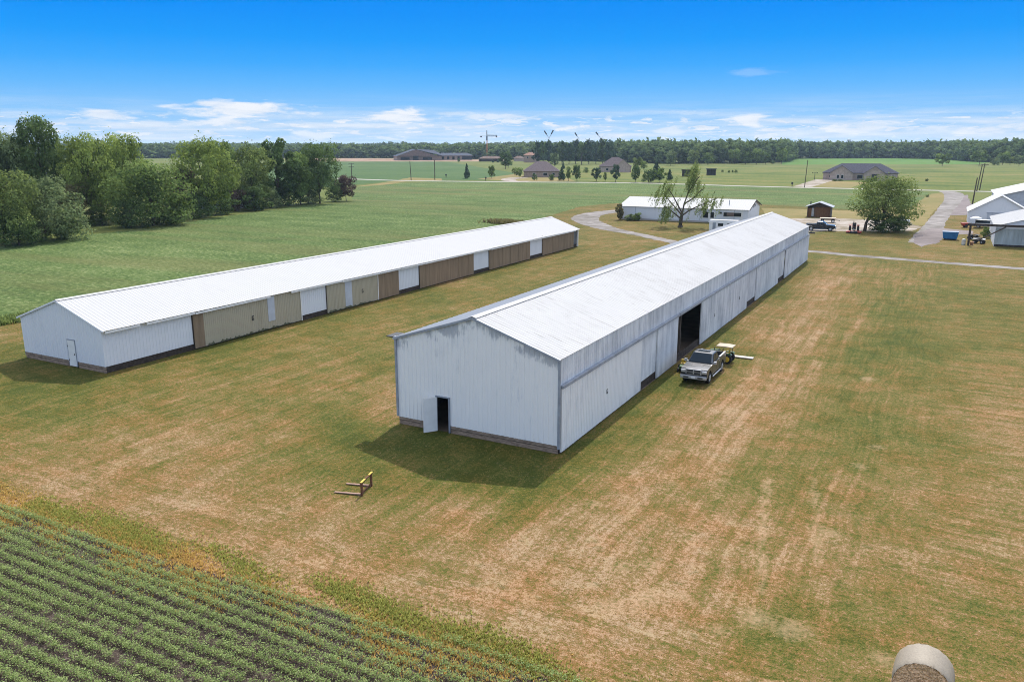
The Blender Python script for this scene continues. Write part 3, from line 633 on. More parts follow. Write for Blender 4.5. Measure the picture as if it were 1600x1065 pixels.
# ------------------------------------------------------------------ low barn on the left
def long_barn_low():
    X0, X1, Y0, Y1, XR = -65.4, -55.25, 37.5, 127.0, -60.3
    def ze(y): return 3.46-.42*(y-Y0)/(Y1-Y0)
    RISE = 1.75; sl = RISE/(X1-XR)
    root = empty('long_barn', (0, 0, 0), 0, 'low long white roofed barn with tan and brown side doors beside the bean field', 'barn')
    WB = .52
    def ztop(x): return ze(Y0)+RISE*(1-abs(x-XR)/(X1-XR))
    b = MB()
    b.sheet((X0, Y0, WB), (XR, Y0, WB), (X0, Y0, ztop(X0)), (XR, Y0, ztop(XR)), .3, .026)
    b.sheet((XR, Y0, WB), (X1, Y0, WB), (XR, Y0, ztop(XR)), (X1, Y0, ztop(X1)), .3, .026)
    b.build('gable_wall', M['white_wall'], root)
    xd = at(116, 574)[0]
    d = MB(); d.box((xd, Y0-.05, 1.15), (.86, .05, 2.05)); dd = d.build('door', M['white_paint'], root)
    q = MB(); q.box((xd+.33, Y0-.09, 1.1), (.05, .05, .12)); q.build('handle', M['latch'], dd)
    for z in (.6, 1.7): q = MB(); q.box((xd-.42, Y0-.085, z), (.06, .02, .1)); q.build('hinge', M['latch'], dd)
    b = MB()
    for x in (xd-.46, xd+.46): b.box((x, Y0-.04, 1.17), (.06, .06, 2.1))
    b.box((xd, Y0-.04, 2.24), (.98, .06, .06)); b.build('door_frame', M['grey_trim'], root)
    for x0, x1 in ((X0+.05, xd-.5), (xd+.5, X1)):
        b = MB()
        for k in range(3): b.box(((x0+x1)/2, Y0+.05-.004*k, .09+.165*k), (x1-x0, .05, .155))
        b.build('base_board', M['plank_base'], root)
    b = MB(); b.sheet((X1, Y1, .1), (X0, Y1, .1), (X1, Y1, ze(Y1)), (X0, Y1, ze(Y1)), .3, .026)
    b.add([(X1, Y1, ze(Y1)), (X0, Y1, ze(Y1)), (XR, Y1, ze(Y1)+RISE)], [(0, 1, 2)]); b.build('gable_wall', M['white_wall'], root)
    b = MB(); b.sheet((X0, Y1, .2), (X0, Y0, .2), (X0, Y1, ze(Y1)), (X0, Y0, ze(Y0)), .3, .026); b.build('side_wall', M['white_wall'], root)
    b = MB()
    for k in range(3): b.box((X1-.06, (Y0+Y1)/2, .09+.165*k), (.05, Y1-Y0-.05, .155))
    b.build('base_board', M['dark_wood'], root)
    secs = [('white', 166, 304), ('brown', 304, 320), ('tan', 320, 470.5), ('white', 470.5, 511), ('tan', 511, 590), ('brown', 590, 622.5), ('white', 622.5, 655), ('brown', 655, 739), ('white', 739, 763.5), ('brown', 763.5, 827), ('white', 827, 846.5), ('brown', 846.5, 895)]
    first = True
    for i, (k, u0, u1) in enumerate(secs):
        a = Y0 if i == 0 else y_on(u0, X1, .1); c = min(y_on(u1, X1, .1), Y1-.3)
        zt = ze(c)-.04
        if k == 'white':
            b = MB(); b.sheet((X1, a, WB), (X1, c, WB), (X1, a, ze(a)-.02), (X1, c, ze(c)-.02), .3, .026)
            o = b.build('wall_panel', M['white_wall'], root)
            b = MB(); b.box((X1+.04, c-.02, 1.85), (.08, .1, 2.7)); b.build('frame', M['dark_wood'], o)
        elif k == 'tan':
            b = MB(); b.sheet((X1+.15, a, .12), (X1+.15, c, .12), (X1+.15, a, zt), (X1+.15, c, zt), .22, .026)
            for y in (a+.05, c-.05): b.box((X1+.1, y, zt/2+.06), (.08, .1, zt-.14))
            o = b.build('sliding_door', M['tan_door'], root)
            pu = (417, 427.5) if i == 2 else (537.5, 548)
            q = MB(); y0, y1 = y_on(pu[0], X1, 1.5), y_on(pu[1], X1, 1.5); q.box((X1+.182, (y0+y1)/2, 2.0 if i == 2 else 1.65), (.02, y1-y0, 2.3 if i == 2 else 2.9)); q.build('patch', M['grey_siding'], o)
            yl = y_on(393 if i == 2 else 564.5, X1, 1.6); q = MB(); x = X1+.19
            q.box((x, yl, 1.72), (.02, .22, .07)); q.box((x, yl-.09, 1.55), (.02, .07, .38)); q.box((x, yl, 1.38), (.02, .24, .07)); q.box((x, yl+.09, 1.48), (.02, .06, .16)); q.build('latch', M['latch'], o)
            # moss and rot along the foot of the door
            q = MB(); nq = 70 if i == 2 else 30; bt, tp = [], []
            for j in range(nq+1):
                y = a+(c-a)*(.02+.86*j/nq); hh = .03+max(0, .06+.07*math.sin(j*.61)+.06*math.sin(j*1.9)+rnd.uniform(-.06, .07))
                bt.append((y, .13)); tp.append((y, .14+hh))
            for j in range(nq): q.prism([bt[j], bt[j+1], tp[j+1], tp[j]], 'x', X1+.178, X1+.192)
            q.build('moss', plain('moss', (.11, .115, .065), .95, 0, .4, 6), o)
            q = MB(); q.box((X1+.20, c-.06, zt/2+.06), (.04, .11, zt-.1)); q.build('edge_trim', M['trim'], o)
        else:
            b = MB(); L = c-a; n = max(1, round(L/1.22)); hs = .25 if L < 5 else .18
            for j in range(n):
                y0 = a+L*j/n; y1 = a+L*(j+1)/n
                b.box((X1+.12+.006*(j % 2), (y0+y1)/2, (.12+zt)/2), (.03, y1-y0-.015, zt-.12))
            for j in range(1, n, 2): b.box((X1+.15, a+L*j/n, (.12+zt)/2), (.02, .07, zt-.14))
            b.build('sliding_door', M['brown_door'], root)
    b = MB(); b.box((X1+.10, Y1-.16, ze(Y1)/2+.04), (.2, .3, ze(Y1)-.1)); b.build('corner_trim', M['trim'], root)
    ex = .42
    b = MB(); xr, xl = X1+ex, X0-.3
    b.sheet((xr, Y0-.1, ze(Y0)-sl*ex+.06), (xr, Y1+.25, ze(Y1)-sl*ex+.06), (XR, Y0-.1, ze(Y0)+RISE+.06), (XR, Y1+.25, ze(Y1)+RISE+.06), .34, .018)
    r1 = b.build('roof', M['white_roof'], root)
    b = MB()
    b.sheet((xl, Y1+.25, ze(Y1)-sl*.3+.06), (xl, Y0-.1, ze(Y0)-sl*.3+.06), (XR, Y1+.25, ze(Y1)+RISE+.06), (XR, Y0-.1, ze(Y0)+RISE+.06), .34, .018)
    r2 = b.build('roof', M['white_roof'], root)
    b = MB()
    for s in (1, -1): b.add([(XR, Y0-.12, ze(Y0)+RISE+.12), (XR+s*.25, Y0-.12, ze(Y0)+RISE+.03), (XR+s*.25, Y1+.27, ze(Y1)+RISE+.03), (XR, Y1+.27, ze(Y1)+RISE+.12)], [(0, 1, 2, 3) if s > 0 else (3, 2, 1, 0)])
    b.build('ridge_cap', M['white_roof'], r1)
    b = MB()
    for xe in (xr, xl): b.bar((xe, Y0-.12, ze(Y0)-sl*abs(xe-(X1 if xe > XR else X0))-.01), (XR, Y0-.12, ze(Y0)+RISE-.01), .05, .12)
    b.build('rake_trim', M['white_wall'], root)
    # eave boards, hung in lengths that no longer line up
    ys = [166, 214, 224, 300, 418, 450, 470, 530, 566, 590, 623, 660, 739, 764, 830, 850, 897]
    for i in range(len(ys)-1):
        if i in (1, 4): continue
        a = Y0 if i == 0 else y_on(ys[i], X1, 3.2); c = min(y_on(ys[i+1], X1, 3.2), Y1)
        ym = (a+c)/2; q = MB(); q.box((X1+ex-.03+.03*(i % 2)*0, ym, ze(ym)-sl*ex-.03-.05*rnd.random()), (.05, c-a-.05, .16)); q.build('eave_board', M['trim'], root)
    return root
long_barn_low()
# ------------------------------------------------------------------ generic buildings
def hip_roof(mb, w, d, z0, z1, ov=.5, ridge=None, m=0):
    x, y = w/2+ov, d/2+ov; r = (w-d)/2 if ridge is None else ridge/2
    V = [(-x,-y,z0),(x,-y,z0),(x,y,z0),(-x,y,z0),(-r,0,z1),(r,0,z1)]
    mb.add(V, [(0,1,5,4),(1,2,5),(2,3,4,5),(3,0,4),(3,2,1,0)], m)
    mb.box((0, 0, z0-.09), (2*x-.1, 2*y-.1, .16), m=m)
def gable_block(mb, w, d, ze_, zr, m=0, zb=0):
    """walls of a gabled block, gables facing -y and +y"""
    mb.prism([(-w/2, zb), (w/2, zb), (w/2, ze_), (0, zr), (-w/2, ze_)], 'y', -d/2, d/2, m)
def gable_roof(mb, w, d, ze_, zr, ov=.35, t=.10, m=0):
    sl = (zr-ze_)/(w/2); o = ov
    for s in (1, -1):
        P = [(0, zr+.02), (s*(w/2+o), ze_-sl*o+.02), (s*(w/2+o), ze_-sl*o+.02+t), (0, zr+.02+t)]
        mb.prism(P if s < 0 else P[::-1], 'y', -d/2-o, d/2+o, m)
def window(name, root, c, w, h, axis='x', fr='trim', sub='pane'):
    q = MB(); dx = (w, .08, h) if axis == 'x' else (.08, w, h)
    q.box(c, dx); f = q.build(name, M[fr], root)
    q = MB(); s = -1 if axis == 'x' else 1
    if axis == 'x': q.box((c[0], c[1]-.045, c[2]), (w-.16, .02, h-.16))
    else: q.box((c[0]+.045, c[1], c[2]), (.02, w-.16, h-.16))
    q.build(sub, M['glass'], f); return f
# white ranch-like farm building behind the willow
def white_house():
    P0, P1, P2 = at(969, 321, 3.2), at(1169, 327.4, 3.2), at(1191, 319.5, 3.2)
    ex = (P1-P0); L = ex.length; rz = math.atan2(ex.y, ex.x); D = abs((P2-P1).dot(Vector((-math.sin(rz), math.cos(rz), 0))))
    root = empty('farm_building', (P0.x, P0.y, 0), rz, 'long low white building with bright metal roof behind the bent willow', 'building')
    zr = 4.75
    b = MB(); b.prism([(0, .35), (D, .35), (D, 3.1), (D/2, zr-.1), (0, 3.1)], 'x', 0, L); b.build('wall', M['white_wall'], root)
    b = MB(); b.box((L/2, D/2, .17), (L-.1, D-.1, .34)); b.build('foundation', M['concrete'], root)
    b = MB(); sl = (zr-3.1)/(D/2)
    b.sheet((-.3, -.35, 3.1-sl*.35+.06), (L+.4, -.35, 3.1-sl*.35+.06), (-.3, D/2, zr+.06), (L+.4, D/2, zr+.06), .5, .03)
    b.sheet((L+.4, D+.35, 3.1-sl*.35+.06), (-.3, D+.35, 3.1-sl*.35+.06), (L+.4, D/2, zr+.06), (-.3, D/2, zr+.06), .5, .03)
    r = b.build('roof', M['white_roof'], root)
    u2x = lambda u: L*(u-969)/200*.985
    q = MB(); c = (u2x(1139), D*.22, 3.1+sl*D*.22); q.tube([c, (c[0], c[1], c[2]+1.1)], .09); q.build('vent_pipe', M['grey_trim'], r)
    b = MB(); b.bar((L+.42, -.35, 3.1-sl*.35), (L+.42, D/2, zr), .05, .22); b.bar((L+.42, D+.35, 3.1-sl*.35), (L+.42, D/2, zr), .05, .22); b.build('rake_trim', M['dark_wood'], root)
    # weathered patch of bare boards on the right gable end
    b = MB()
    for k in range(9): b.box((L+.03, D*.5+(k-4)*.42, 3.55+.18*(k % 3)-.09*abs(k-4)), (.05, .3, .5)); 
    b.build('gable_boards', M['grey_wood'], root)
    for k in range(4): b = MB(); b.box((u2x(995)+k*7.5, -.04, 1.75), (.12, .07, 2.6)); b.build('wall_batten', M['grey_siding'], root)
    for u, w, h in ((1108, 1.3, 1.5),): window('window', root, (u2x(u), -.05, 1.75), w, h)
    d = MB(); d.box((u2x(1117.5), -.05, 1.35), (1.5, .08, 2.4)); dd = d.build('door', M['white_paint'], root)
    q = MB(); q.box((u2x(1117.5)+.12, -.10, 1.75), (.75, .03, 1.3)); q.build('pane', M['glass'], dd)
    w = window('window', root, (u2x(1149), -.05, 2.0), 4.0, 1.0)
    q = MB(); q.box((u2x(1146), -.11, 2.05), (1.6, .02, .7)); q.build('shutter', M['tan_roof'], w)
    q = MB(); q.box((u2x(1131), -.15, 2.3), (.5, .25, .35)); q.build('vent', M['dark_steel'], root)
    q = MB(); q.box((u2x(1163), -.05, 1.9), (.7, .06, 2.2)); q.build('trim_board', M['trim'], root)
white_house()
def cabin():
    p = at(1278, 340); rz = face(p)*.4; k = pxm(1278, 340)
    root = empty('cabin', p+Vector((0, 2.2, 0)), rz, 'small brown wooden cabin with open front under a grey metal roof', 'shed')
    w, d = 5.4, 4.6
    b = MB(); b.box((-w/2+.1, 0, 1.3), (.12, d, 2.6)); b.box((w/2-.1, 0, 1.3), (.12, d, 2.6)); b.box((0, d/2-.1, 1.3), (w-.3, .12, 2.6)); b.build('wall', M['grey_wood'], root)
    b = MB(); b.box((.6, -d/2+.9, 1.25), (w-1.8, .12, 2.5)); b.box((-w/2+.6, -d/2+.25, 1.1), (.8, .1, 2.2)); b.build('front_wall', M['cedar'], root)
    b = MB(); b.prism([(-w/2, 2.6), (w/2, 2.6), (0, 3.55)], 'y', -d/2+.3, -d/2+.42); b.build('gable', M['dark_wood'], root)
    b = MB(); gable_roof(b, w, d, 2.6, 3.55, .45, .09); b.build('roof', M['bare_roof'], root)
    for x in (-w/2+.15, -.9, w/2-.15):
        q = MB(); q.box((x, -d/2-.1, 1.3), (.14, .14, 2.6)); q.build('post', M['post_wood'], root)
    q = MB(); q.box((-1.35, -d/2+.93, 1.2), (.8, .1, 2.0)); q.build('door', M['trim'], root)
    q = MB(); q.tube([(-w/2+.5, .3, 2.9), (-w/2+.5, .3, 3.7)], .12); q.build('chimney', M['dark_steel'], root)
cabin()
# ---- three white barns on the right edge
def right_barns():
    # nearest
    c = at(1552, 384.5); root = empty('white_barn', c, 0, 'nearest white barn on right edge, behind the long timber beam', 'barn')
    w, d, e, r = 15.0, 22.0, 3.5, 5.6
    b = MB(); gable_block(b, w, d, e, r); o = b.build('wall', M['white_wall'], root); o.location = (w/2, d/2, 0)
    b = MB()
    for s in (-1, 1): b.sheet(*[(q if s > 0 else q) for q in ((w/2*s+.3*s, -d/2*s-.25*s, e-.05), (w/2*s+.3*s, d/2*s+.25*s, e-.05), (0, -d/2*s-.25*s, r+.08), (0, d/2*s+.25*s, r+.08))], .6, .03)
    o = b.build('roof', M['white_roof'], root); o.location = (w/2, d/2, 0)
    b = MB(); b.sheet((.0, -.05, .35), (w, -.05, .35), (.0, -.05, 3.05), (w, -.05, 3.05), .5, .04); b.build('sliding_door', plain('faded_door', (.36, .40, .40), .6, 0, .22, .9, .3, (1.5, 1, .3)), root)
    b = MB(); b.box((w/2, -.02, .17), (w-.1, .1, .33)); b.build('base_board', M['dark_wood'], root)
    # middle
    c = at(1511.5, 351); root = empty('white_barn', c, 0, 'small white barn with steep gable between the other two white barns', 'barn')
    w, d, e, r = 11.5, 14, 2.9, 6.3
    b = MB(); gable_block(b, w, d, e, r); o = b.build('wall', M['white_wall'], root); o.location = (w/2, d/2, 0)
    b = MB(); gable_roof(b, w, d, e, r, .35, .12); o = b.build('roof', M['white_roof'], root); o.location = (w/2, d/2, 0)
    b = MB(); b.box((w*.52, -.06, 1.35), (5.0, .06, 2.6)); b.build('garage_door', M['grey_siding'], root)
    b = MB(); b.box((w*.52, -.08, 2.72), (5.3, .08, .14)); b.build('door_trim', M['grey_trim'], root)
    # far, tallest
    c = at(1555, 331); root = empty('white_barn', c, 0, 'largest white barn farthest back on right edge, bluish end wall', 'barn')
    w, d, e, r = 19, 33, 4.0, 6.6
    b = MB(); gable_block(b, w, d, e, r); o = b.build('wall', M['grey_siding'], root); o.location = (w/2, d/2, 0)
    b = MB(); gable_roof(b, w, d, e, r, .4, .12); o = b.build('roof', M['white_roof'], root); o.location = (w/2, d/2, 0)
    b = MB(); b.box((w*.66, -.06, 2.0), (7, .06, 3.9)); b.build('sliding_door', M['blue_roof'], root)
right_barns()
def gantry():
    p = at(1512.5, 383.5); k = pxm(1512, 383)
    root = empty('timber_gantry', p, 0, 'dark timber post holding a very long beam across the front of the white barn', 'wooden frame')
    q = MB(); q.box((0, 0, 1.72), (.34, .34, 3.44)); q.build('post', M['dark_wood'], root)
    q = MB(); q.box((12, 0, 1.72), (.34, .34, 3.44)); q.build('post', M['dark_wood'], root)
    q = MB(); q.bar((-.5, 0, 3.62), (14.5, 0, 3.62), .3, .36); q.build('beam', M['dark_wood'], root)
    q = MB(); q.bar((5.3, .35, 3.4), (1.4, .35, .9), .16, .2); q.build('brace', M['post_wood'], root)
gantry()
# ---- far houses
def far_house(u, v, label, w, d, e, r, roof, wall, gables=(), ridge=None, windows=(), chim=False, name='brick_house', rot=0):
    p = at(u, v); root = empty(name, p, face(p)+rot, label, 'house')
    b = MB(); b.box((0, d/2, e/2), (w, d, e)); b.build('wall', M[wall], root)
    b = MB(); hip_roof(b, w, d, e, r, .6, ridge); o = b.build('roof', M[roof], root); o.location = (0, d/2, 0)
    for (x, gw, gd, gr) in gables:
        b = MB(); gable_block(b, gw, gd, e, gr); o = b.build('gable_wall', M[wall], root); o.location = (x, gd/2-gd*.55, 0)
        b = MB(); gable_roof(b, gw, gd+2, e, gr, .5, .15); o = b.build('gable_roof', M[roof], root); o.location = (x, gd/2-gd*.55+1, 0)
    for i, (x, z, ww, hh, y) in enumerate(windows): window('window', root, (x, y-.05, z), ww, hh)
    if chim:
        q = MB(); q.box((w*.2, d*.5, r-.2), (.8, .8, 2.0)); q.build('chimney', M['brick'], root)
    return root
far_house(846, 277, 'tan brick house with big brown hip roof and white car in the drive', 19, 15, 3.2, 8.3, 'shingle', 'brick', (), 5, ((-4, 1.6, 1.6, 1.4, 0), (2, 1.6, 2.2, 1.5, 0), (6.5, 1.6, 1.4, 1.4, 0)))
far_house(961, 269, 'brown roofed brick house with stepped gable behind the row of young trees', 20, 14, 3.6, 9.2, 'shingle', 'pink_brick', ((5.0, 9, 6, 8.0),), 4, ((-5, 1.7, 1.6, 1.5, 0), (-1, 1.7, 1.6, 1.5, 0)))
h3 = far_house(1343, 281.5, 'wide grey roofed ranch house with twin front gables beside pale driveway', 34, 15, 3.5, 7.9, 'dark_shingle', 'pink_brick', ((-8.5, 10.5, 6, 7.0), (6.5, 9.5, 5, 6.8)), 18, ((-13.5, 1.7, 1.4, 1.3, 0), (-10.0, 1.7, 1.2, 1.8, -3.3), (-8.0, 1.7, 1.2, 1.8, -3.3), (11.5, 1.7, 2.4, 1.6, 0), (14.8, 1.7, 1.2, 1.6, 0), (0, 1.6, 2.6, 2.0, 0)))
q = MB(); q.box((6.5, -2.85, 1.5), (2.6, .2, 3.0)); q.build('porch_door', M['dark_plastic'], h3)
far_house(831, 254, 'two storey house with rusty red hip roof among trees behind brown house', 16, 14, 7.0, 9.8, 'brown_roof', 'brick', (), 6, ((-4, 4.8, 1.4, 1.8, 0), (0, 4.8, 1.4, 1.8, 0), (4, 4.8, 1.4, 1.8, 0)))
far_house(767, 252.5, 'low pale roofed bungalow near the foot of the tower crane', 25, 10, 3.0, 5.4, 'tan_roof', 'dark_wood', (), 15, (), name='bungalow')
far_house(811, 252, 'tiny pink roofed house between dark tree and red roofed house', 11, 9, 3.2, 5.4, 'tan_roof', 'pink_brick', (), 4, (), name='bungalow')
def school():
    p = at(655, 250.5); root = empty('school_building', p, face(p)+R(8), 'huge brown gabled hall with blue grey roof on the building site', 'building')
    b = MB(); b.box((0, 16, 2.2), (50, 32, 4.4)); b.box((43, 18, 2.4), (38, 24, 4.8)); b.build('wall', M['brick'], root)
    b = MB(); b.prism([(-25, 4.3), (22, 4.3), (-4, 11.6)], 'y', -2.2, 0.5); b.build('front_gable', M['tan_roof'], root)
    b = MB()
    b.add([(-26, -2.5, 4.4), (-4, -2.5, 12), (-4, 32, 12), (-26, 32, 4.4)], [(0, 1, 2, 3)]); b.add([(-4, -2.5, 12), (28, -2.5, 4.5), (34, 32, 4.5), (20, 22, 11), (-4, 30, 12)], [(0, 1, 2, 3, 4)])
    b.add([(24, 4, 4.9), (63, 4, 4.9), (58, 17, 7.8), (28, 17, 7.8)], [(0, 1, 2, 3)]); b.add([(24, 31, 4.9), (63, 31, 4.9), (58, 17, 7.8), (28, 17, 7.8)], [(3, 2, 1, 0)])
    b.build('roof', M['blue_roof'], root)
    q = MB(); q.box((-4, -2.4, 2.4), (6, .3, 4.8)); q.build('entrance', M['glass'], root)
    for x in (-16, 9):
        q = MB(); q.box((x, -2.35, 1.9), (10, .3, 2.6)); q.build('window', M['glass'], root)
    for x in (28, 34, 40, 46):
        q = MB(); q.box((x, 5.9, 2.3), (2.6, .3, 3.2)); q.build('window', M['glass'], root)
    q = MB(); q.box((56, 5.6, 2.5), (12, .4, 3.6)); q.build('open_bay', M['dark_steel'], root)
school()
p = at(268, 245.5); root = empty('warehouse', p, face(p), 'distant low white warehouse seen over the left trees', 'building')
b = MB(); b.box((0, 8, 2), (26, 16, 4)); b.build('wall', M['white_wall'], root)
b = MB(); gable_roof(b, 16, 26, 4, 6.0, .4, .15); o = b.build('roof', M['white_roof'], root); o.location = (0, 8, 0); o.rotation_euler = (0, 0, R(90))
# grey house glimpsed through the left tree belt
p = at(338, 331); root = empty('grey_house', p+Vector((-9, 12, 0)), face(p), 'pale grey house half hidden behind the left tree belt', 'house')
b = MB(); b.box((0, 0, 1.7), (17, 8, 3.4)); b.build('wall', M['grey_siding'], root)
b = MB(); hip_roof(b, 17, 8, 3.4, 5.6, .5); b.build('roof', M['blue_roof'], root)
for x in (-5, 0, 5): window('window', root, (x, -4.03, 1.8), 1.3, 1.3)
p = at(28, 333); root = empty('grey_house', p+Vector((-22, 22, 0)), face(p), 'bluish roof of a house hidden behind the leftmost trees', 'house')
b = MB(); b.box((0, 0, 3.2), (13, 9, 6.4)); b.build('wall', M['grey_siding'], root)
b = MB(); hip_roof(b, 13, 9, 6.4, 9.4, .5); b.build('roof', M['blue_roof'], root)
# field sheds
for (u, v, lab) in ((1073, 276, 'open brown field shelter right of the young trees'), (1111, 274, 'grey field shelter standing alone in the grass')):
    p = at(u, v); root = empty('field_shed', p, face(p), lab, 'shed', 'field shelters in the meadow')
    b = MB(); b.box((0, 4.2, 1.6), (5.2, .2, 3.2)); b.box((-2.5, 2.1, 1.6), (.2, 4.2, 3.2)); b.box((2.5, 2.1, 1.6), (.2, 4.2, 3.2)); b.build('wall', M['grey_wood'], root)
    b = MB(); b.prism([(-.5, 3.7), (4.8, 3.0), (4.8, 3.15), (-.5, 3.85)], 'x', -3, 3); b.build('roof', M['bare_roof'] if u > 1100 else M['tan_roof'], root)
    for x in (-2.4, 0, 2.4):
        q = MB(); q.box((x, -.1, 1.75), (.16, .16, 3.5)); q.build('post', M['post_wood'], root)
# ------------------------------------------------------------------ vehicles
def wheel(root, c, r, w, side, rim='chrome', hub=.62, rimdepth=.0):
    q = MB(); X = [-.5, -.49, -.36, .36, .49, .5]; Rr = [r*hub, r*.93, r, r, r*.93, r*hub]
    q.tube([(w*x, 0, 0) for x in X], Rr, 20); o = q.build('wheel', M['black_rubber'], root); o.location = c
    q = MB(); s = side
    q.tube([(s*w*.50, 0, 0), (s*w*.515, 0, 0), (s*w*.53, 0, 0)], [r*hub, r*hub*.97, r*hub*.8], 20)
    for k in range(5):
        a = 2*math.pi*k/5; q.box((s*w*.54, math.cos(a)*r*hub*.55, math.sin(a)*r*hub*.55), (.02, r*.17, r*hub*.8), M=Matrix.Rotation(a-math.pi/2, 3, 'X'))
    q.build('rim', M[rim], o); return o
def arc(cy, cz, r, a0, a1, n=9): return [(cy+r*math.cos(R(a0+(a1-a0)*i/n)), cz+r*math.sin(R(a0+(a1-a0)*i/n))) for i in range(n+1)]
def pickup(loc, rz, label, paint, detail=True):
    root = empty('pickup_truck', loc, rz, label, 'pickup truck')
    P = M[paint]
    prof = [(-2.70, .58), (-2.76, .92), (-2.73, 1.08), (-2.62, 1.16), (-2.30, 1.20), (-1.22, 1.27), (.97, 1.31), (.97, .48), (-1.30, .48)]+arc(-1.83, .44, .53, 4, 176)+[(-2.38, .50)]
    b = MB(); b.prism(prof, 'x', -.97, .97); body = b.build('body', P, root, bevel=.11, fix=True)
    b = MB(); b.box((0, -1.83, .62), (1.55, 1.05, .5)); b.box((0, 1.80, .60), (1.6, 1.05, .5)); b.box((0, 0, .42), (1.3, 4.8, .2)); b.build('chassis', M['dark_plastic'], root)
    # cab
    lo = [(-.92, -1.20, 1.27), (.92, -1.20, 1.27), (.92, .95, 1.30), (-.92, .95, 1.30)]
    hi = [(-.73, -.38, 1.89), (.73, -.38, 1.89), (.73, .72, 1.90), (-.73, .72, 1.90)]
    b = MB(); b.add(lo+hi, [(0,3,2,1),(4,5,6,7),(0,1,5,4),(1,2,6,5),(2,3,7,6),(3,0,4,7)]); b.build('cab', P, root, bevel=.10)
    lo = [Vector(p) for p in lo]; hi = [Vector(p) for p in hi]
    def pane(name, a, bb, c, d, s0, s1, t0, t1, off):
        f = lambda s, t: (a.lerp(bb, s)).lerp(d.lerp(c, s), t)+Vector(off)
        q = MB(); q.add([f(s0, t0), f(s1, t0), f(s1, t1), f(s0, t1)], [(0, 1, 2, 3)]); o = q.build(name, M['glass'], root)
        sol = o.modifiers.new('thick', 'SOLIDIFY'); sol.thickness = .015; return o
    pane('windshield', lo[0], lo[1], hi[1], hi[0], .05, .95, .08, .94, (0, -.016, .012))
    pane('rear_window', lo[2], lo[3], hi[3], hi[2], .1, .9, .25, .88, (0, .016, .008))
    pane('side_window', lo[1], lo[2], hi[2], hi[1], .17, .52, .12, .88, (.02, 0, .006)); pane('side_window', lo[1], lo[2], hi[2], hi[1], .56, .90, .12, .88, (.02, 0, .006))
    pane('side_window', lo[3], lo[0], hi[0], hi[3], .48, .83, .12, .88, (-.02, 0, .006)); pane('side_window', lo[3], lo[0], hi[0], hi[3], .10, .44, .12, .88, (-.02, 0, .006))
    q = MB(); q.box((0, .08, 1.905), (.85, .46, .02)); q.build('sunroof', M['glass'], root)
    # bed
    b = MB()
    side = [(1.00, .52), (1.00, 1.33), (2.86, 1.35), (2.86, .58), (2.30, .52)]+arc(1.80, .44, .53, 4, 176)
    for s in (1, -1): b.prism(side, 'x', s*.83, s*.97)
    b.box((0, 1.93, .80), (1.66, 1.84, .06)); b.box((0, 1.05, 1.03), (1.66, .08, .5)); b.build('bed', P, root, fix=True)
    q = MB(); q.box((0, 2.84, 1.02), (1.66, .07, .60)); q.build('tailgate', P, root, bevel=.02)
    for s in (1, -1):
        q = MB(); q.box((s*.90, 1.93, 1.36), (.13, 1.8, .03)); q.build('bed_rail', M['chrome'], root)
        q = MB(); q.box((s*.86, 2.89, 1.05), (.16, .04, .38)); q.build('tail_light', M['red_lamp'], root)
        q = MB(); q.box((s*.77, -2.73, .99), (.36, .14, .22)); q.build('headlight', M['lamp_glass'], root, bevel=.05)
        q = MB(); q.box((s*1.10, -1.02, 1.36), (.22, .12, .20)); q.bar((s*.9, -1.0, 1.30), (s*1.05, -1.0, 1.33), .05, .05); q.build('mirror', M['chrome'], root, bevel=.02)
        q = MB(); q.tube([(s*1.00, -1.2, .40), (s*1.02, -1.1, .38), (s*1.02, 1.0, .38), (s*1.00, 1.1, .40)], .05); q.build('running_board', M['chrome'], root)
        for y in (-1.13, -.08, .94):
            q = MB(); q.box((s*.972, y, .92), (.008, .014, .72)); q.build('door_seam', M['dark_plastic'], root)
        for y in (-.22, .80):
            q = MB(); q.box((s*.985, y, 1.12), (.03, .18, .035)); q.build('door_handle', M['chrome'], root)
        for y in (-1.83, 1.80): wheel(root, (s*.84, y, .41), .41, .27, s)
    q = MB(); q.box((0, -2.80, .58), (1.94, .16, .26)); q.build('bumper', M['chrome'], root, bevel=.05)
    q = MB(); q.box((0, 2.94, .60), (1.84, .12, .22)); q.build('bumper', M['chrome'], root, bevel=.05)
    q = MB(); q.box((0, -2.79, .985), (1.16, .08, .40)); gr = q.build('grille', M['chrome'], root, bevel=.03)
    q = MB()
    for sx_ in (-.26, .26):
        for z in (.895, 1.075): q.box((sx_*1.06, -2.835, z), (.47, .02, .13))
    q.build('grille_mesh', M['dark_plastic'], gr)
    q = MB(); q.box((0, -2.888, .58), (.32, .012, .15)); q.build('licence_plate', M['white_paint'], root)
    q = MB()
    for s in (1, -1): q.box((s*.52, -2.885, .58), (.38, .012, .10))
    q.box((0, -2.74, .77), (1.86, .06, .12)); q.build('bumper_vent', M['dark_plastic'], root)
    q = MB()
    for s in (1, -1): q.bar((s*.34, -2.42, 1.175), (s*.48, -1.28, 1.277), .035, .02)
    q.build('hood_crease', M['dark_plastic'], root)
    return root
pickup((-14.88, 58.55, 0), R(0), 'silver pickup truck with chrome grille parked by the open barn doorway', 'silver_paint')
p = at(1283, 361); pickup((p.x-.2, p.y+.9, 0), R(93), 'dark navy pickup truck parked sideways beyond the far end of the tall barn', 'navy_paint')
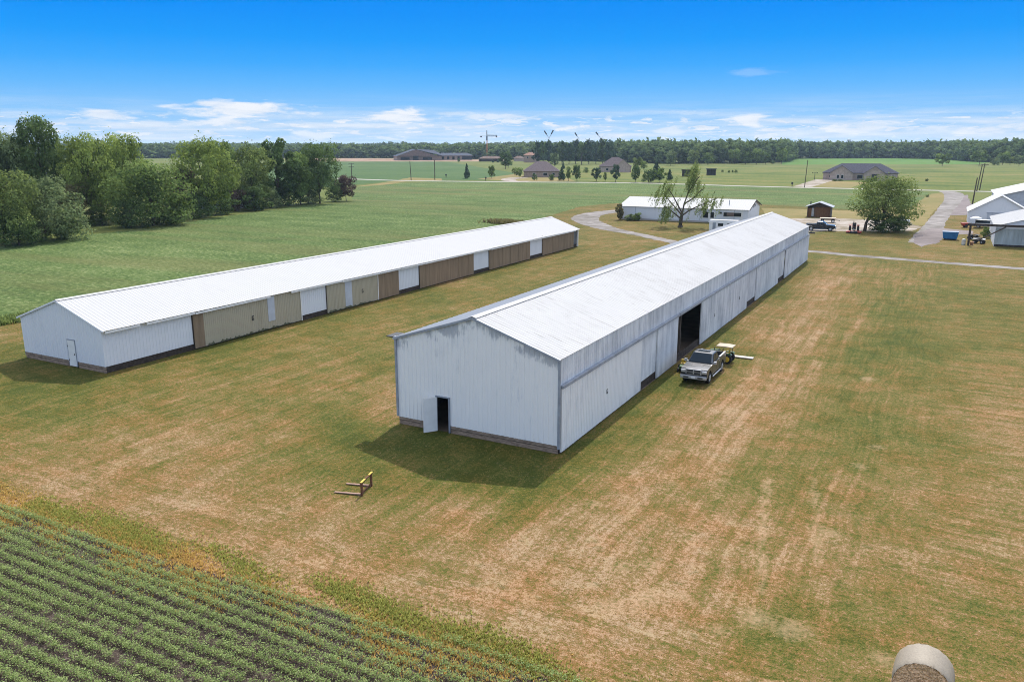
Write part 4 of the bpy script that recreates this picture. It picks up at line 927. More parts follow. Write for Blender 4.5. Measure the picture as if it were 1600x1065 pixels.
def tractor(loc, rz, label, paint, rim, canopy=False, mower=False, sc=1.0):
    root = empty('tractor', loc, rz, label, 'tractor'); root.scale = (sc, sc, sc); P = M[paint]
    b = MB(); b.prism([(-1.45, .62), (-1.45, 1.16), (-1.35, 1.26), (-.35, 1.34), (-.30, .62)], 'x', -.27, .27); b.build('hood', P, root, bevel=.05)
    b = MB(); b.box((0, -.5, .55), (.34, 1.9, .28)); b.box((0, .55, .6), (.5, .6, .4)); b.build('chassis', M['dark_plastic'], root)
    q = MB(); q.box((0, -1.47, .84), (.42, .03, .3)); q.build('grille', M['dark_plastic'], root)
    for s in (1, -1):
        wheel(root, (s*.55, .60, .52), .52, .30, s, rim, .55); wheel(root, (s*.48, -1.08, .32), .32, .18, s, rim, .55)
        q = MB(); q.prism([(.14, 1.04), (.28, 1.12), (.92, 1.12), (1.08, 1.02)], 'x', s*.34, s*.70); q.build('fender', P, root, fix=True)
        q = MB(); q.box((s*.2, -1.48, 1.0), (.10, .04, .08)); q.build('headlight', M['lamp_glass'], root)
    q = MB(); q.box((0, .48, .98), (.46, .42, .12)); q.box((0, .68, 1.22), (.46, .10, .42)); q.build('seat', M['yellow_paint'] if rim == 'yellow_paint' else M['dark_plastic'], root, bevel=.04)
    q = MB(); q.tube([(0, -.25, 1.1), (0, -.02, 1.32)], .025); q.tube([(.17*math.cos(2*math.pi*k/12), -.02+.06*math.sin(2*math.pi*k/12), 1.32+.16*math.sin(2*math.pi*k/12)) for k in range(13)], .018, 6); q.build('steering_wheel', M['dark_plastic'], root)
    q = MB(); q.tube([(.12, -.9, 1.1), (.12, -.9, 1.55)], .035); q.build('exhaust', M['dark_steel'], root)
    if canopy:
        for s in (1, -1):
            q = MB(); q.tube([(s*.45, .85, .8), (s*.45, .82, 1.80)], .035); q.build('canopy_post', M['dark_plastic'], root)
        q = MB(); q.prism([(-.62, 1.80), (1.12, 1.80), (1.1, 1.86), (.3, 1.90), (-.6, 1.86)], 'x', -.72, .72); q.build('canopy', M['beige_canopy'], root, bevel=.03)
    if mower:
        q = MB(); q.box((0, 1.85, .22), (2.1, 1.3, .2)); q.build('mower_deck', M['red_paint'], root, bevel=.05)
        q = MB(); q.bar((0, .9, .6), (0, 1.8, .4), .3, .12); q.tube([(-.5, 2.5, .2), (.5, 2.5, .2)], .16); q.build('hitch', M['dark_plastic'], root)
    return root
tractor((-14.55, 63.15, 0), R(-92), 'small green tractor with yellow wheels and beige sun canopy beside the doorway', 'green_paint', 'yellow_paint', True, False, .76)
p = at(1332, 364); tractor((p.x, p.y+2.2, 0), face(p)+R(180), 'red tractor with black wheels and red mower beside the big round tree', 'red_paint', 'red_paint', False, True, 1.35)
def riding_mower():
    p = at(1064.5, 580); root = empty('riding_mower', (p.x, p.y+.3, 0), R(8), 'riding mower with yellow seat half hidden beside the silver pickup', 'lawn mower'); root.scale = (.74, .74, .74)
    b = MB(); b.box((0, -.45, .52), (.5, .75, .34)); b.build('hood', M['green_paint'], root, bevel=.06)
    b = MB(); b.box((0, .05, .34), (.6, 1.5, .12)); b.box((0, .05, .22), (1.05, .8, .14)); b.build('deck', M['dark_plastic'], root, bevel=.03)
    q = MB(); q.box((0, .35, .72), (.5, .45, .12)); q.box((0, .58, .92), (.48, .10, .36)); q.build('seat', M['yellow_paint'], root, bevel=.04)
    q = MB(); q.tube([(0, -.1, .6), (0, .08, .95)], .02); q.tube([(.15*math.cos(2*math.pi*k/10), .08, .95+.15*math.sin(2*math.pi*k/10)) for k in range(11)], .015, 6); q.build('steering_wheel', M['dark_plastic'], root)
    for s in (1, -1): wheel(root, (s*.40, .5, .26), .26, .22, s, 'yellow_paint', .5); wheel(root, (s*.38, -.62, .19), .19, .15, s, 'yellow_paint', .5)
riding_mower()
q = MB(); a, c = at(1143, 556.5), at(1177, 560.5)
q.bar((a.x, a.y, .06), (c.x, c.y, .06), .55, .05); q.bar((a.x, a.y-.33, .085), (c.x, c.y-.33, .085), .06, .06)
tag(q.build('loading_plank', plain('pale_board', (.55, .48, .42), .8, 0, .15, 3)), 'pale flat plank lying on the dry grass behind the green tractor', 'plank')
# pallet-fork frame lying in the yard
def fork_frame():
    a, c = at(565, 775), at(581, 758.5); e = (c-a); root = empty('fork_attachment', a, math.atan2(e.y, e.x), 'rusty yellow pallet fork frame standing alone on the grass', 'fork frame'); L = e.length
    for x in (0.06, L-.06):
        q = MB(); q.box((x, 0, .34), (.12, .09, .66)); q.box((x+.09, .02, .34), (.05, .07, .62)); q.build('upright', M['rust'], root)
    q = MB(); q.box((L/2, 0, .70), (L+.12, .09, .06)); q.build('top_bar', M['rust'], root)
    for x0, x1 in ((-.04, .46), (L-.36, L+.08)):
        q = MB(); q.box(((x0+x1)/2, -.01, .742), (x1-x0, .10, .022)); q.build('paint_strip', M['yellow_paint'], root)
    q = MB(); q.box((L/2, .03, .12), (L, .05, .08)); q.build('bottom_bar', M['rust'], root)
    for x, l in ((.10, 1.5), (L-.12, 1.35)):
        q = MB(); q.prism([(0, .03), (0, .10), (-l, .06), (-l, .035)][::1], 'x', x-.06, x+.06); o = q.build('fork', plain('worn_steel', (.30, .19, .14), .7, .2, .3, 5), root); o.rotation_euler = (0, 0, 0)
        o.scale = (1, -1, 1)
fork_frame()
# round bale at the bottom right
def bale():
    top = at(1445.5, 1037.5, 1.70); root = empty('hay_bale', (top.x+.02, top.y+.62, 0), R(-2), 'round straw bale in pale net wrap, cut by the bottom edge', 'hay bale')
    r, L, n = .86, 1.16, 64; b = MB()
    rings = []
    for i, (y, k) in enumerate([(-L/2+.0, .955), (-L/2+.05, .985), (-L/4, 1.0), (0, 1.0), (L/4, 1.0), (L/2-.05, .985), (L/2, .955)]):
        rings.append([(r*k*math.cos(2*math.pi*j/n)*(1+.008*math.sin(j*3.1+i)), y+.02*math.sin(j*1.7), r+r*k*math.sin(2*math.pi*j/n)*(1+.01*math.sin(j*2.3+i*1.3))-.02) for j in range(n)])
    V = [p for q in rings for p in q]; Fs = [(i*n+j, (i+1)*n+j, (i+1)*n+(j+1) % n, i*n+(j+1) % n) for i in range(6) for j in range(n)]
    b.add(V, Fs); b.build('net_wrap', M['net_wrap'], root, smooth=True, fix=True)
    for s in (-1, 1):
        b = MB(); V = []; Fs = []; K = 14
        for i in range(K+1):
            for j in range(n):
                q = i/K; rr = r*.95*q; a = 2*math.pi*j/n
                V.append((rr*math.cos(a), s*(L/2-.03+.05*rnd.random()+.02*math.sin(q*40)), r-.02+rr*math.sin(a)))
        for i in range(K):
            for j in range(n): Fs.append((i*n+j, i*n+(j+1) % n, (i+1)*n+(j+1) % n, (i+1)*n+j))
        b.add(V, Fs); b.build('straw_end', M['straw'], root)
    b = MB()
    for i in range(420):
        a = rnd.uniform(0, 2*math.pi); rr = r*math.sqrt(rnd.random())*.95; s = -1
        p = Vector((rr*math.cos(a), s*(L/2-.02), r+rr*math.sin(a))); d = Vector((rnd.uniform(-1, 1), -rnd.uniform(.1, .7), rnd.uniform(-1, 1))).normalized()*rnd.uniform(.05, .14)
        b.bar(p, p+d, .008, .008)
    tag(b.build('loose_straw', plain('loose_straw', (.30, .20, .10), .9, 0, .4, 9), root), kind='stuff')
bale()
# flat wagon, dumpster, camper, cars, quad bikes
p = at(1293, 347.5); root = empty('flat_wagon', p, face(p), 'flat hay wagon with beige deck parked in front of the cabin', 'wagon')
q = MB(); q.box((0, 0, .95), (3.4, 2.1, .14)); q.build('deck', M['beige_canopy'], root)
q = MB(); q.box((0, 0, .72), (3.0, .3, .3)); q.bar((1.6, 0, .6), (2.6, 0, .45), .1, .1); q.build('chassis', M['dark_steel'], root)
for x in (-1.1, 1.1):
    for s in (-.85, .85):
        w = wheel(root, (x, s, .36), .36, .24, 1 if s > 0 else -1, 'white_paint'); w.rotation_euler = (0, 0, R(90))
p = at(1484, 375); root = empty('dumpster', p+Vector((0, .7, 0)), face(p), 'blue steel dumpster beside the gravel yard', 'dumpster')
b = MB(); b.prism([(-.95, .25), (.95, .25), (1.25, 1.45), (-1.25, 1.45)], 'x', -.001, .001); 
b = MB(); b.prism([(-1.12, .22), (1.12, .22), (1.32, 1.42), (-1.32, 1.42)], 'y', -.8, .8); b.build('bin', M['blue_paint'], root, bevel=.03)
for s in (-1, 1):
    for k in (-.5, 0, .5):
        q = MB(); q.box((k*1.5, s*.83, .8), (.10, .07, 1.1)); q.build('rib', M['blue_paint'], root)
q = MB(); q.box((0, 0, 1.46), (2.7, 1.7, .06)); q.build('lid', plain('lid', (.12, .20, .30), .45), root)
q = MB(); q.box((0, 0, .14), (2.0, 1.2, .2)); q.build('skid', M['dark_steel'], root)
def camper(u, v, label, w, l, h, rz):
    p = at(u, v); root = empty('camper', p, rz, label, 'camper trailer')
    b = MB(); b.box((0, 0, .45+(h-.45)/2), (l, w, h-.45)); b.build('body', M['white_paint'], root, bevel=.2)
    b = MB(); b.box((0, 0, h+.01), (l*.98, w*.96, .08)); b.build('roof', M['white_roof'], root)
    for x in (-l*.1, l*.22):
        q = MB(); q.box((x, -w/2-.01, h*.68), (l*.18, .03, .55)); q.build('window', M['glass'], root)
    q = MB(); q.box((-l*.32, -w/2-.01, 1.3), (.6, .03, 1.6)); q.build('door', M['grey_trim'], root)
    for s in (-1, 1): w_ = wheel(root, (.2, s*w*.42, .32), .32, .2, s, 'white_paint'); w_.rotation_euler = (0, 0, R(90))
    q = MB(); q.bar((-l/2, 0, .45), (-l/2-1.0, 0, .4), .1, .1); q.build('hitch', M['dark_steel'], root)
camper(1131, 364, 'white camper trailer peeking over the tall barn roof beside the willow', 2.3, 5.6, 2.5, R(5))
def car(loc, rz, label, paint, name='parked_car', van=False):
    root = empty(name, loc, rz, label, 'car'); P = M[paint]
    prof = [(-2.2, .35), (-2.25, .75), (-1.2, .95), (2.1, .98), (2.2, .4), (1.85, .35)]+arc(1.4, .34, .4, 4, 176, 6)+[(-1.0, .35)]+arc(-1.4, .34, .4, 4, 176, 6)
    b = MB(); b.prism(prof, 'x', -.9, .9); b.build('body', P, root, bevel=.06, fix=True)
    r0, r1 = (-.55, 1.9) if van else (-.2, 1.0)
    b = MB(); b.add([(-.86, -1.2, .94), (.86, -1.2, .94), (.86, 2.1, .97), (-.86, 2.1, .97), (-.68, r0, 1.6), (.68, r0, 1.6), (.68, r1, 1.6), (-.68, r1, 1.6)], [(4,5,6,7),(0,1,5,4),(1,2,6,5),(2,3,7,6),(3,0,4,7)]); b.build('windows', M['glass'], root)
    b = MB(); b.box((0, (r0+r1)/2, 1.62), (1.38, r1-r0+.1, .06)); b.build('roof', P, root, bevel=.02)
    for s in (1, -1):
        for y in (-1.4, 1.4): wheel(root, (s*.8, y, .33), .33, .2, s)
        q = MB(); q.box((s*.6, -2.22, .7), (.3, .06, .14)); q.build('headlight', M['lamp_glass'], root)
    return root
p = at(1541, 356); car((p.x, p.y, 0), R(80), 'white van with dark windows parked against the small gabled barn', 'white_paint', 'parked_van', True)
p = at(825, 276.5); car((p.x, p.y, 0), face(p)+R(60), 'white car parked in the drive of the tan brick house', 'white_paint', 'parked_car', True)
def quad_bike(u, v, rz, label, paint):
    p = at(u, v); root = empty('quad_bike', p, rz, label, 'quad bike')
    b = MB(); b.box((0, 0, .55), (.45, 1.3, .3)); b.build('frame', M['dark_plastic'], root, bevel=.05)
    for y in (-.62, .62):
        q = MB(); q.prism([(y-.34, .74), (y-.2, .9), (y+.2, .9), (y+.34, .74)], 'x', -.58, .58); q.build('fender', M[paint], root, bevel=.03)
    q = MB(); q.box((0, .2, .92), (.34, .8, .16)); q.build('seat', M['dark_plastic'], root, bevel=.05)
    q = MB(); q.tube([(-.4, -.35, 1.12), (0, -.45, 1.05), (.4, -.35, 1.12)], .025); q.tube([(0, -.45, 1.05), (0, -.6, .8)], .03); q.build('handlebar', M['dark_steel'], root)
    for s in (1, -1):
        for y in (-.62, .62): wheel(root, (s*.5, y, .3), .3, .26, s, 'grey_trim', .45)
quad_bike(1529, 380.5, R(70), 'white and black quad bike nearest the timber post', 'white_paint')
quad_bike(1521, 374, R(110), 'dark grey quad bike parked behind the white quad bike', 'dark_plastic')
p = at(1505, 382.5); b = MB(); b.tube([p+Vector((0, 0, z)) for z in (.005, .1, .9, 1.0, 1.06)], [.30, .33, .33, .25, .12], 14); tag(b.build('plastic_drum', plain('drum_white', (.55, .53, .46), .6)), 'pale plastic drum standing left of the timber post', 'drum')
p = at(1518, 383); b = MB(); b.tube([p+Vector((0, 0, z)) for z in (.005, .3, .55, .6)], [.20, .30, .34, .36], 14); tag(b.build('plant_pot', plain('terracotta', (.35, .17, .08), .8)), 'terracotta pot on the ground right of the timber post', 'pot')
p = at(1507, 355.5); root = empty('garden_cart', p, R(20), 'dark red garden cart at the corner of the gabled barn', 'cart')
b = MB(); b.prism([(-.5, .45), (.5, .45), (.75, 1.0), (-.75, 1.0)], 'y', -.5, .5); b.build('tray', M['red_paint'], root)
for s in (1, -1): w_ = wheel(root, (.1, s*.45, .35), .35, .14, s, 'dark_plastic'); w_.rotation_euler = (0, 0, R(90))
q = MB(); q.tube([(.6, 0, .8), (1.3, 0, 1.0)], .03); q.build('handle', M['dark_steel'], root)
p = at(1523, 356); root = empty('patio_umbrella', p, 0, 'round white canopy on a pole before the gabled barn', 'umbrella')
b = MB(); b.tube([(0, 0, 1.9), (0, 0, 2.1), (0, 0, 2.32), (0, 0, 2.4)], [1.15, 1.05, .5, .05], 16, cap=False); b.build('canopy', M['white_paint'], root)
q = MB(); q.tube([(0, 0, .02), (0, 0, 2.3)], .04); q.tube([(0, 0, .01), (0, 0, .12)], .28, 12); q.build('pole', M['dark_steel'], root)
p = at(1413, 351); root = empty('propane_tank', p, R(15), 'white propane tank lying beside the bushes under the big tree', 'tank')
b = MB(); b.tube([(x, 0, .75) for x in (-1.1, -1.0, -.85, .85, 1.0, 1.1)], [.12, .36, .45, .45, .36, .12], 16); b.build('cylinder', M['white_paint'], root, smooth=True)
for x in (-.6, .6):
    q = MB(); q.box((x, 0, .16), (.12, .7, .32)); q.build('foot', M['concrete'], root)
p = at(1268, 365); b = MB(); b.bar(p+Vector((-.5, 0, .15)), p+Vector((.6, .3, .15)), .35, .22); b.bar(p+Vector((-.3, .2, .3)), p+Vector((.1, .3, .5)), .1, .1); tag(b.build('mower_blade', M['dark_steel']), 'small black implement lying on the grass below the navy pickup', 'implement')
# ------------------------------------------------------------------ poles, signs, cranes
def topz(u, v, vt):
    p = at(u, v); return H+(lambda d: d[2]/math.hypot(d[0], d[1]))(rt*(u-800)/F-up*(vt-532.5)/F+fw)*math.hypot(p.x, p.y)
def pole(u, v, vt, label, r=.15, lean=(0, 0), arms=0, group='wooden utility poles along the county road'):
    p = at(u, v); h = topz(u, v, vt); root = empty('utility_pole', p, face(p), label, 'utility pole', group)
    b = MB(); b.tube([(0, 0, -.2), (lean[0]*h, lean[1]*h, h)], [r, r*.7], 8); b.build('pole', M['pole_wood'], root)
    for k in range(arms):
        q = MB(); q.box((lean[0]*h, -.16, h-.5-1.3*k), (2.6, .12, .14)); c = q.build('crossarm', M['pole_wood'], root)
        q = MB()
        for x in (-1.1, -.5, .5, 1.1): q.tube([(lean[0]*h+x, -.16, h-.44-1.3*k), (lean[0]*h+x, -.16, h-.2-1.3*k)], .05, 6)
        q.build('insulator', M['grey_trim'], c)
    return root
pole(550, 283, 254.5, 'utility pole with two crossarms behind the purple tree', .2, (0, 0), 2)
pole(642.5, 281.5, 252, 'leaning bare pole left of the straight one by the road', .2, (-.045, 0))
pole(679.5, 281, 250.5, 'upright bare pole at the road bend right of the leaning one', .22)
pole(1257, 293, 250, 'tall slim pole beside the pale driveway of the grey house', .17, (.035, 0))
pole(1518.5, 323, 277.5, 'dark wooden pole at the edge of the gravel pad', .2, (.05, 0), 0)
pole(1526, 299, 257.5, 'left one of the paired poles behind the gravel pad', .2, (.07, 0), 1)
pole(1530.5, 297, 255, 'right one of the paired poles behind the gravel pad', .2, (.06, 0), 1)
pole(908.5, 258, 240, 'pale pole with crossarm in front of the dark pines', .22, (0, 0), 1)
p = at(1272.5, 281); root = empty('street_lamp', p, face(p), 'short lamp post with cross arms beside the grey house', 'lamp post')
q = MB(); q.tube([(0, 0, 0), (0, 0, 3.6)], .11, 6); q.build('post', M['dark_steel'], root)
q = MB(); q.box((0, 0, 3.5), (2.4, .1, .12)); q.build('arm', M['dark_steel'], root)
for x in (-1.1, 1.1): q = MB(); q.box((x, 0, 3.35), (.3, .3, .35)); q.build('lamp', M['dark_plastic'], root)
for u, v, lab in ((1237.5, 291.5, 'mailbox on a post at the grey house driveway'), (759, 282.5, 'mailbox on a post at the tan brick house driveway'), (697, 277.5, 'small green marker post beside the field track')):
    p = at(u, v); root = empty('mailbox', p, face(p), lab, 'mailbox', 'roadside mailboxes')
    q = MB(); q.box((0, 0, .5), (.3, .3, 1.0)); q.build('post', M['dark_wood'], root)
    q = MB(); q.prism([(-.4, 1.0), (.4, 1.0), (.4, 1.6), (.2, 1.9), (-.2, 1.9), (-.4, 1.6)], 'y', -.5, .5); q.build('box', M['dark_plastic'], root)
def tower_crane():
    u, v = 761, 249; p = at(u, v); h = topz(u, v, 204); k = pxm(u, v); root = empty('tower_crane', p, face(p), 'tower crane with orange mast and dark jib above the treeline', 'crane'); hj = topz(u, v, 213)
    b = MB(); w = .9
    for sx_, sy in ((-1, -1), (1, -1), (1, 1), (-1, 1)): b.box((sx_*w, sy*w, hj*.42), (.35, .35, hj*.84))
    n = 12
    for i in range(n):
        z0, z1 = hj*.84*i/n, hj*.84*(i+1)/n; s = 1 if i % 2 else -1
        b.bar((-w*s, -w, z0), (w*s, -w, z1), .22, .22); b.bar((-w, -w*s, z0), (-w, w*s, z1), .22, .22); b.bar((w*s, w, z0), (-w*s, w, z1), .22, .22)
    b.build('mast', M['orange_steel'], root)
    b = MB(); b.box((0, 0, hj*.92), (1.6, 1.6, hj*.18)); b.bar((0, 0, hj), (0, 0, h), .9, .9); b.build('mast_head', M['dark_steel'], root)
    b = MB(); L = 16*k
    for z, y in ((0, -.6), (0, .6), (1.4, 0)): b.bar((0, y, hj+z), (L, y, hj+z-.1), .28, .28)
    for i in range(10): b.bar((L*i/10, -.6, hj), (L*(i+.5)/10, 0, hj+1.4), .2, .2); b.bar((L*(i+.5)/10, 0, hj+1.4), (L*(i+1)/10, .6, hj), .2, .2)
    b.box((L*.93, 0, hj-.2), (1.8, 1.4, 1.6)); b.build('jib', M['dark_steel'], root)
    b = MB(); b.bar((0, 0, hj+.1), (-9*k, 0, hj+.3), .25, .25); b.box((-9*k, 0, hj-.4), (2, 1.2, 1.6)); b.build('counter_jib', M['dark_steel'], root)
tower_crane()
for u0, v0, u1, v1, lab in ((857.5, 216, 850, 204.5, 'thin crane boom tilting left, one half of the V above the pines'), (857.5, 216, 864, 203.5, 'thin crane boom tilting right, one half of the V above the pines'), (904, 217, 897.5, 207.5, 'short crane boom leaning left, middle of the three above the pines'), (937, 215, 930, 206.5, 'rightmost short crane boom leaning left above the dark pines')):
    p = at(u0, 250); root = empty('crane', p, face(p), lab, 'crane', 'construction crane booms behind the pines'); k = pxm(u0, 250)
    z0, z1 = topz(u0, 250, v0), topz(u0, 250, v1); x = (u1-u0)*k; s = z0/(z1-z0)
    b = MB(); b.tube([(-.45*x, 0, 1.5), (0, 0, z0), (x*.5, 0, (z0+z1)/2)], [.30, .30, .35], 6); b.build('boom', M['grey_siding'], root)
    b = MB(); b.tube([(x*.5, 0, (z0+z1)/2), (x, 0, z1)], [.75, .85], 6); b.build('boom_tip', M['dark_steel'], root)
    b = MB(); b.box((-.5*x, 0, 1.6), (3, 4, 2.6)); b.build('cabin', M['orange_steel'], root)
d_ = 2600; dd = rt*(1326-800)/F - up*(226-532.5)/F + fw; p = Vector((dd[0], dd[1], 0)).normalized()*d_
root = empty('water_tower', p, face(p), 'tiny pale water tower on the horizon above the far woods', 'water tower'); zt = H+d_*7.4/1256*1.03
b = MB(); b.tube([(0, 0, zt-7), (0, 0, zt-6), (0, 0, zt-1.2), (0, 0, zt)], [2.5, 5.2, 5.2, 1.5], 14); b.build('tank', M['grey_siding'], root)
b = MB()
for k in range(5): b.tube([(5*math.cos(k*1.257), 5*math.sin(k*1.257), 0), (3.5*math.cos(k*1.257), 3.5*math.sin(k*1.257), zt-5.8)], .35, 6)
b.build('legs', M['grey_siding'], root)
# ------------------------------------------------------------------ trees
def cards(P, Nrm, size, r, aspect=.6, jit=.45):
    """leaf-spray quads at points P facing roughly along Nrm"""
    n = len(P)
    N = Nrm+r.normal(0, jit, (n, 3)); N /= np.linalg.norm(N, axis=1, keepdims=True)+1e-9
    A = np.cross(N, r.normal(0, 1, (n, 3))); A /= np.linalg.norm(A, axis=1, keepdims=True)+1e-9
    B = np.cross(N, A)
    s = size*(r.uniform(.55, 1.35, (n, 1)))
    a, b = A*s*.5, B*s*.5*aspect
    fold = N*s*.12
    V = np.stack([P-a, P-b*1.0+fold, P+a*.9, P+b*1.0+fold], 1).reshape(-1, 3)
    return V, np.arange(4*n).reshape(n, 4)
def lobes_for(shape, r, nl):
    out = []
    for i in range(nl):
        t = (i+.5)/nl; a = i*2.399963+r.uniform(-.4, .4)
        if shape == 'round': z = .26+.70*t; R0 = .5*math.sqrt(max(0, 1-((z-.55)/.48)**2)); lr = .125
        elif shape == 'tall': z = .16+.80*t; R0 = .36*(math.sin(math.pi*min(1, (z-.06)/.95)))**.6; lr = .10
        elif shape == 'wide': z = .22+.70*t; R0 = .52*math.sqrt(max(0, 1-((z-.42)/.55)**2)); lr = .13
        elif shape == 'bush': z = .10+.78*t; R0 = .48*math.sqrt(max(0, 1-((z-.25)/.72)**2)); lr = .145
        elif shape == 'cone': z = .10+.84*t; R0 = .42*(1-z)**.85; lr = .13*(1.1-z)+.03
        elif shape == 'egg': z = .24+.70*t; R0 = .46*math.sin(math.pi*min(1, (z-.12)/.9))**.7; lr = .12
        rr = R0*math.sqrt(r.uniform(.25, 1)) if i % 4 else R0*.3
        rr = max(0, min(rr, .5-lr*.7)) if shape != 'cone' else max(0, R0*r.uniform(.5, .9)-lr*.3)
        out.append((rr*math.cos(a), rr*math.sin(a), min(z, 1-lr*.75), lr*r.uniform(.75, 1.3)))
    return out
PROTO = {}
def proto(shape, seed, n=3600, size=.05, nl=26):
    key = (shape, seed, n)
    if key in PROTO: return PROTO[key]
    r = np.random.default_rng(seed*17+len(shape)); L = lobes_for(shape, r, nl)
    w = np.array([l[3]**2 for l in L]); cnt = np.maximum(3, (n*w/w.sum()).astype(int))
    Ps, Ns, Ts = [], [], []
    for (x, y, z, lr), c in zip(L, cnt):
        d = r.normal(0, 1, (c, 3)); d /= np.linalg.norm(d, axis=1, keepdims=True)
        rad = lr*np.clip(r.normal(.90, .12, (c, 1)), .35, 1.2)
        P = np.array([x, y, z])+d*rad*np.array([1.15, 1.15, .80])
        Ps.append(P); Ns.append(d*.8+np.array([0, 0, .55])); Ts.append(np.clip(r.uniform(.1, .85)+r.normal(0, .14, c), 0, 1))
    # loose sprays that break the outline
    c = n//26; k = r.integers(0, len(L), c); d = r.normal(0, 1, (c, 3)); d[:, 2] += .3; d /= np.linalg.norm(d, axis=1, keepdims=True)
    P = np.array([L[i][:3] for i in k])+d*np.array([[L[i][3]] for i in k])*r.uniform(1.0, 1.5, (c, 1)); Ps.append(P); Ns.append(d); Ts.append(r.uniform(.3, .9, c))
    P, N, T = np.concatenate(Ps), np.concatenate(Ns), np.concatenate(Ts)
    P[:, 2] = np.maximum(P[:, 2], .015)
    V, Fq = cards(P, N, size, r)
    PROTO[key] = (V, Fq, T, L); return PROTO[key]
MESHES = {}
def crown_mesh(shape, seed, leaf, n, size, nl):
    k = (shape, seed, leaf, n)
    if k not in MESHES:
        V, Fq, T, L = proto(shape, seed, n, size, nl); MESHES[k] = np_mesh('crown', V, Fq, LEAF[leaf], T)
    return MESHES[k]
def trunk_mesh(shape, seed, n, size, nl, r0=.028):
    k = ('t', shape, seed, r0)
    if k not in MESHES:
        L = proto(shape, seed, n, size, nl)[3]; b = MB()
        b.tube([(0, 0, -.01), (.004, 0, .1), (.0, .006, .3), (.01, 0, .62)], [r0*1.35, r0, r0*.8, r0*.3], 7)
        for (x, y, z, lr) in L[:: max(1, len(L)//9)]:
            z0 = min(.5, max(.1, z*.45)); b.tube([(0, 0, z0), (x*.5, y*.5, (z0+z)*.52), (x*.95, y*.95, z)], [r0*.5, r0*.32, r0*.1], 5)
        o = b.build('trunk', M['bark']); MESHES[k] = o.data; bpy.data.objects.remove(o)
    return MESHES[k]
def tree(name, cat, label, u, v, vt, wpx, shape, leaf, seed=1, group=None, n=3600, size=.052, nl=26, dx=0, dy=0, trunk=True, r0=.028, fwd=0):
    p = at(u, v)+Vector((dx, dy, 0)); h = topz(u, v, vt); w = wpx*pxm(u, v)
    root = empty(name, p, rnd.uniform(0, 6.28), label, cat, group)
    c = obj('crown', crown_mesh(shape, seed, leaf, n, size, nl), root)
    k = {'round': 1.0, 'tall': .72, 'wide': 1.04, 'bush': .96, 'cone': .84, 'egg': .92}[shape]
    c.scale = (w/k, w/k, h)
    if trunk:
        t = obj('trunk', trunk_mesh(shape, seed, n, size, nl, r0), root); t.scale = (max(.5*h, w*.55/k), max(.5*h, w*.55/k), h)
    return root
LB = 'trees in the belt along the left edge of the bean field'
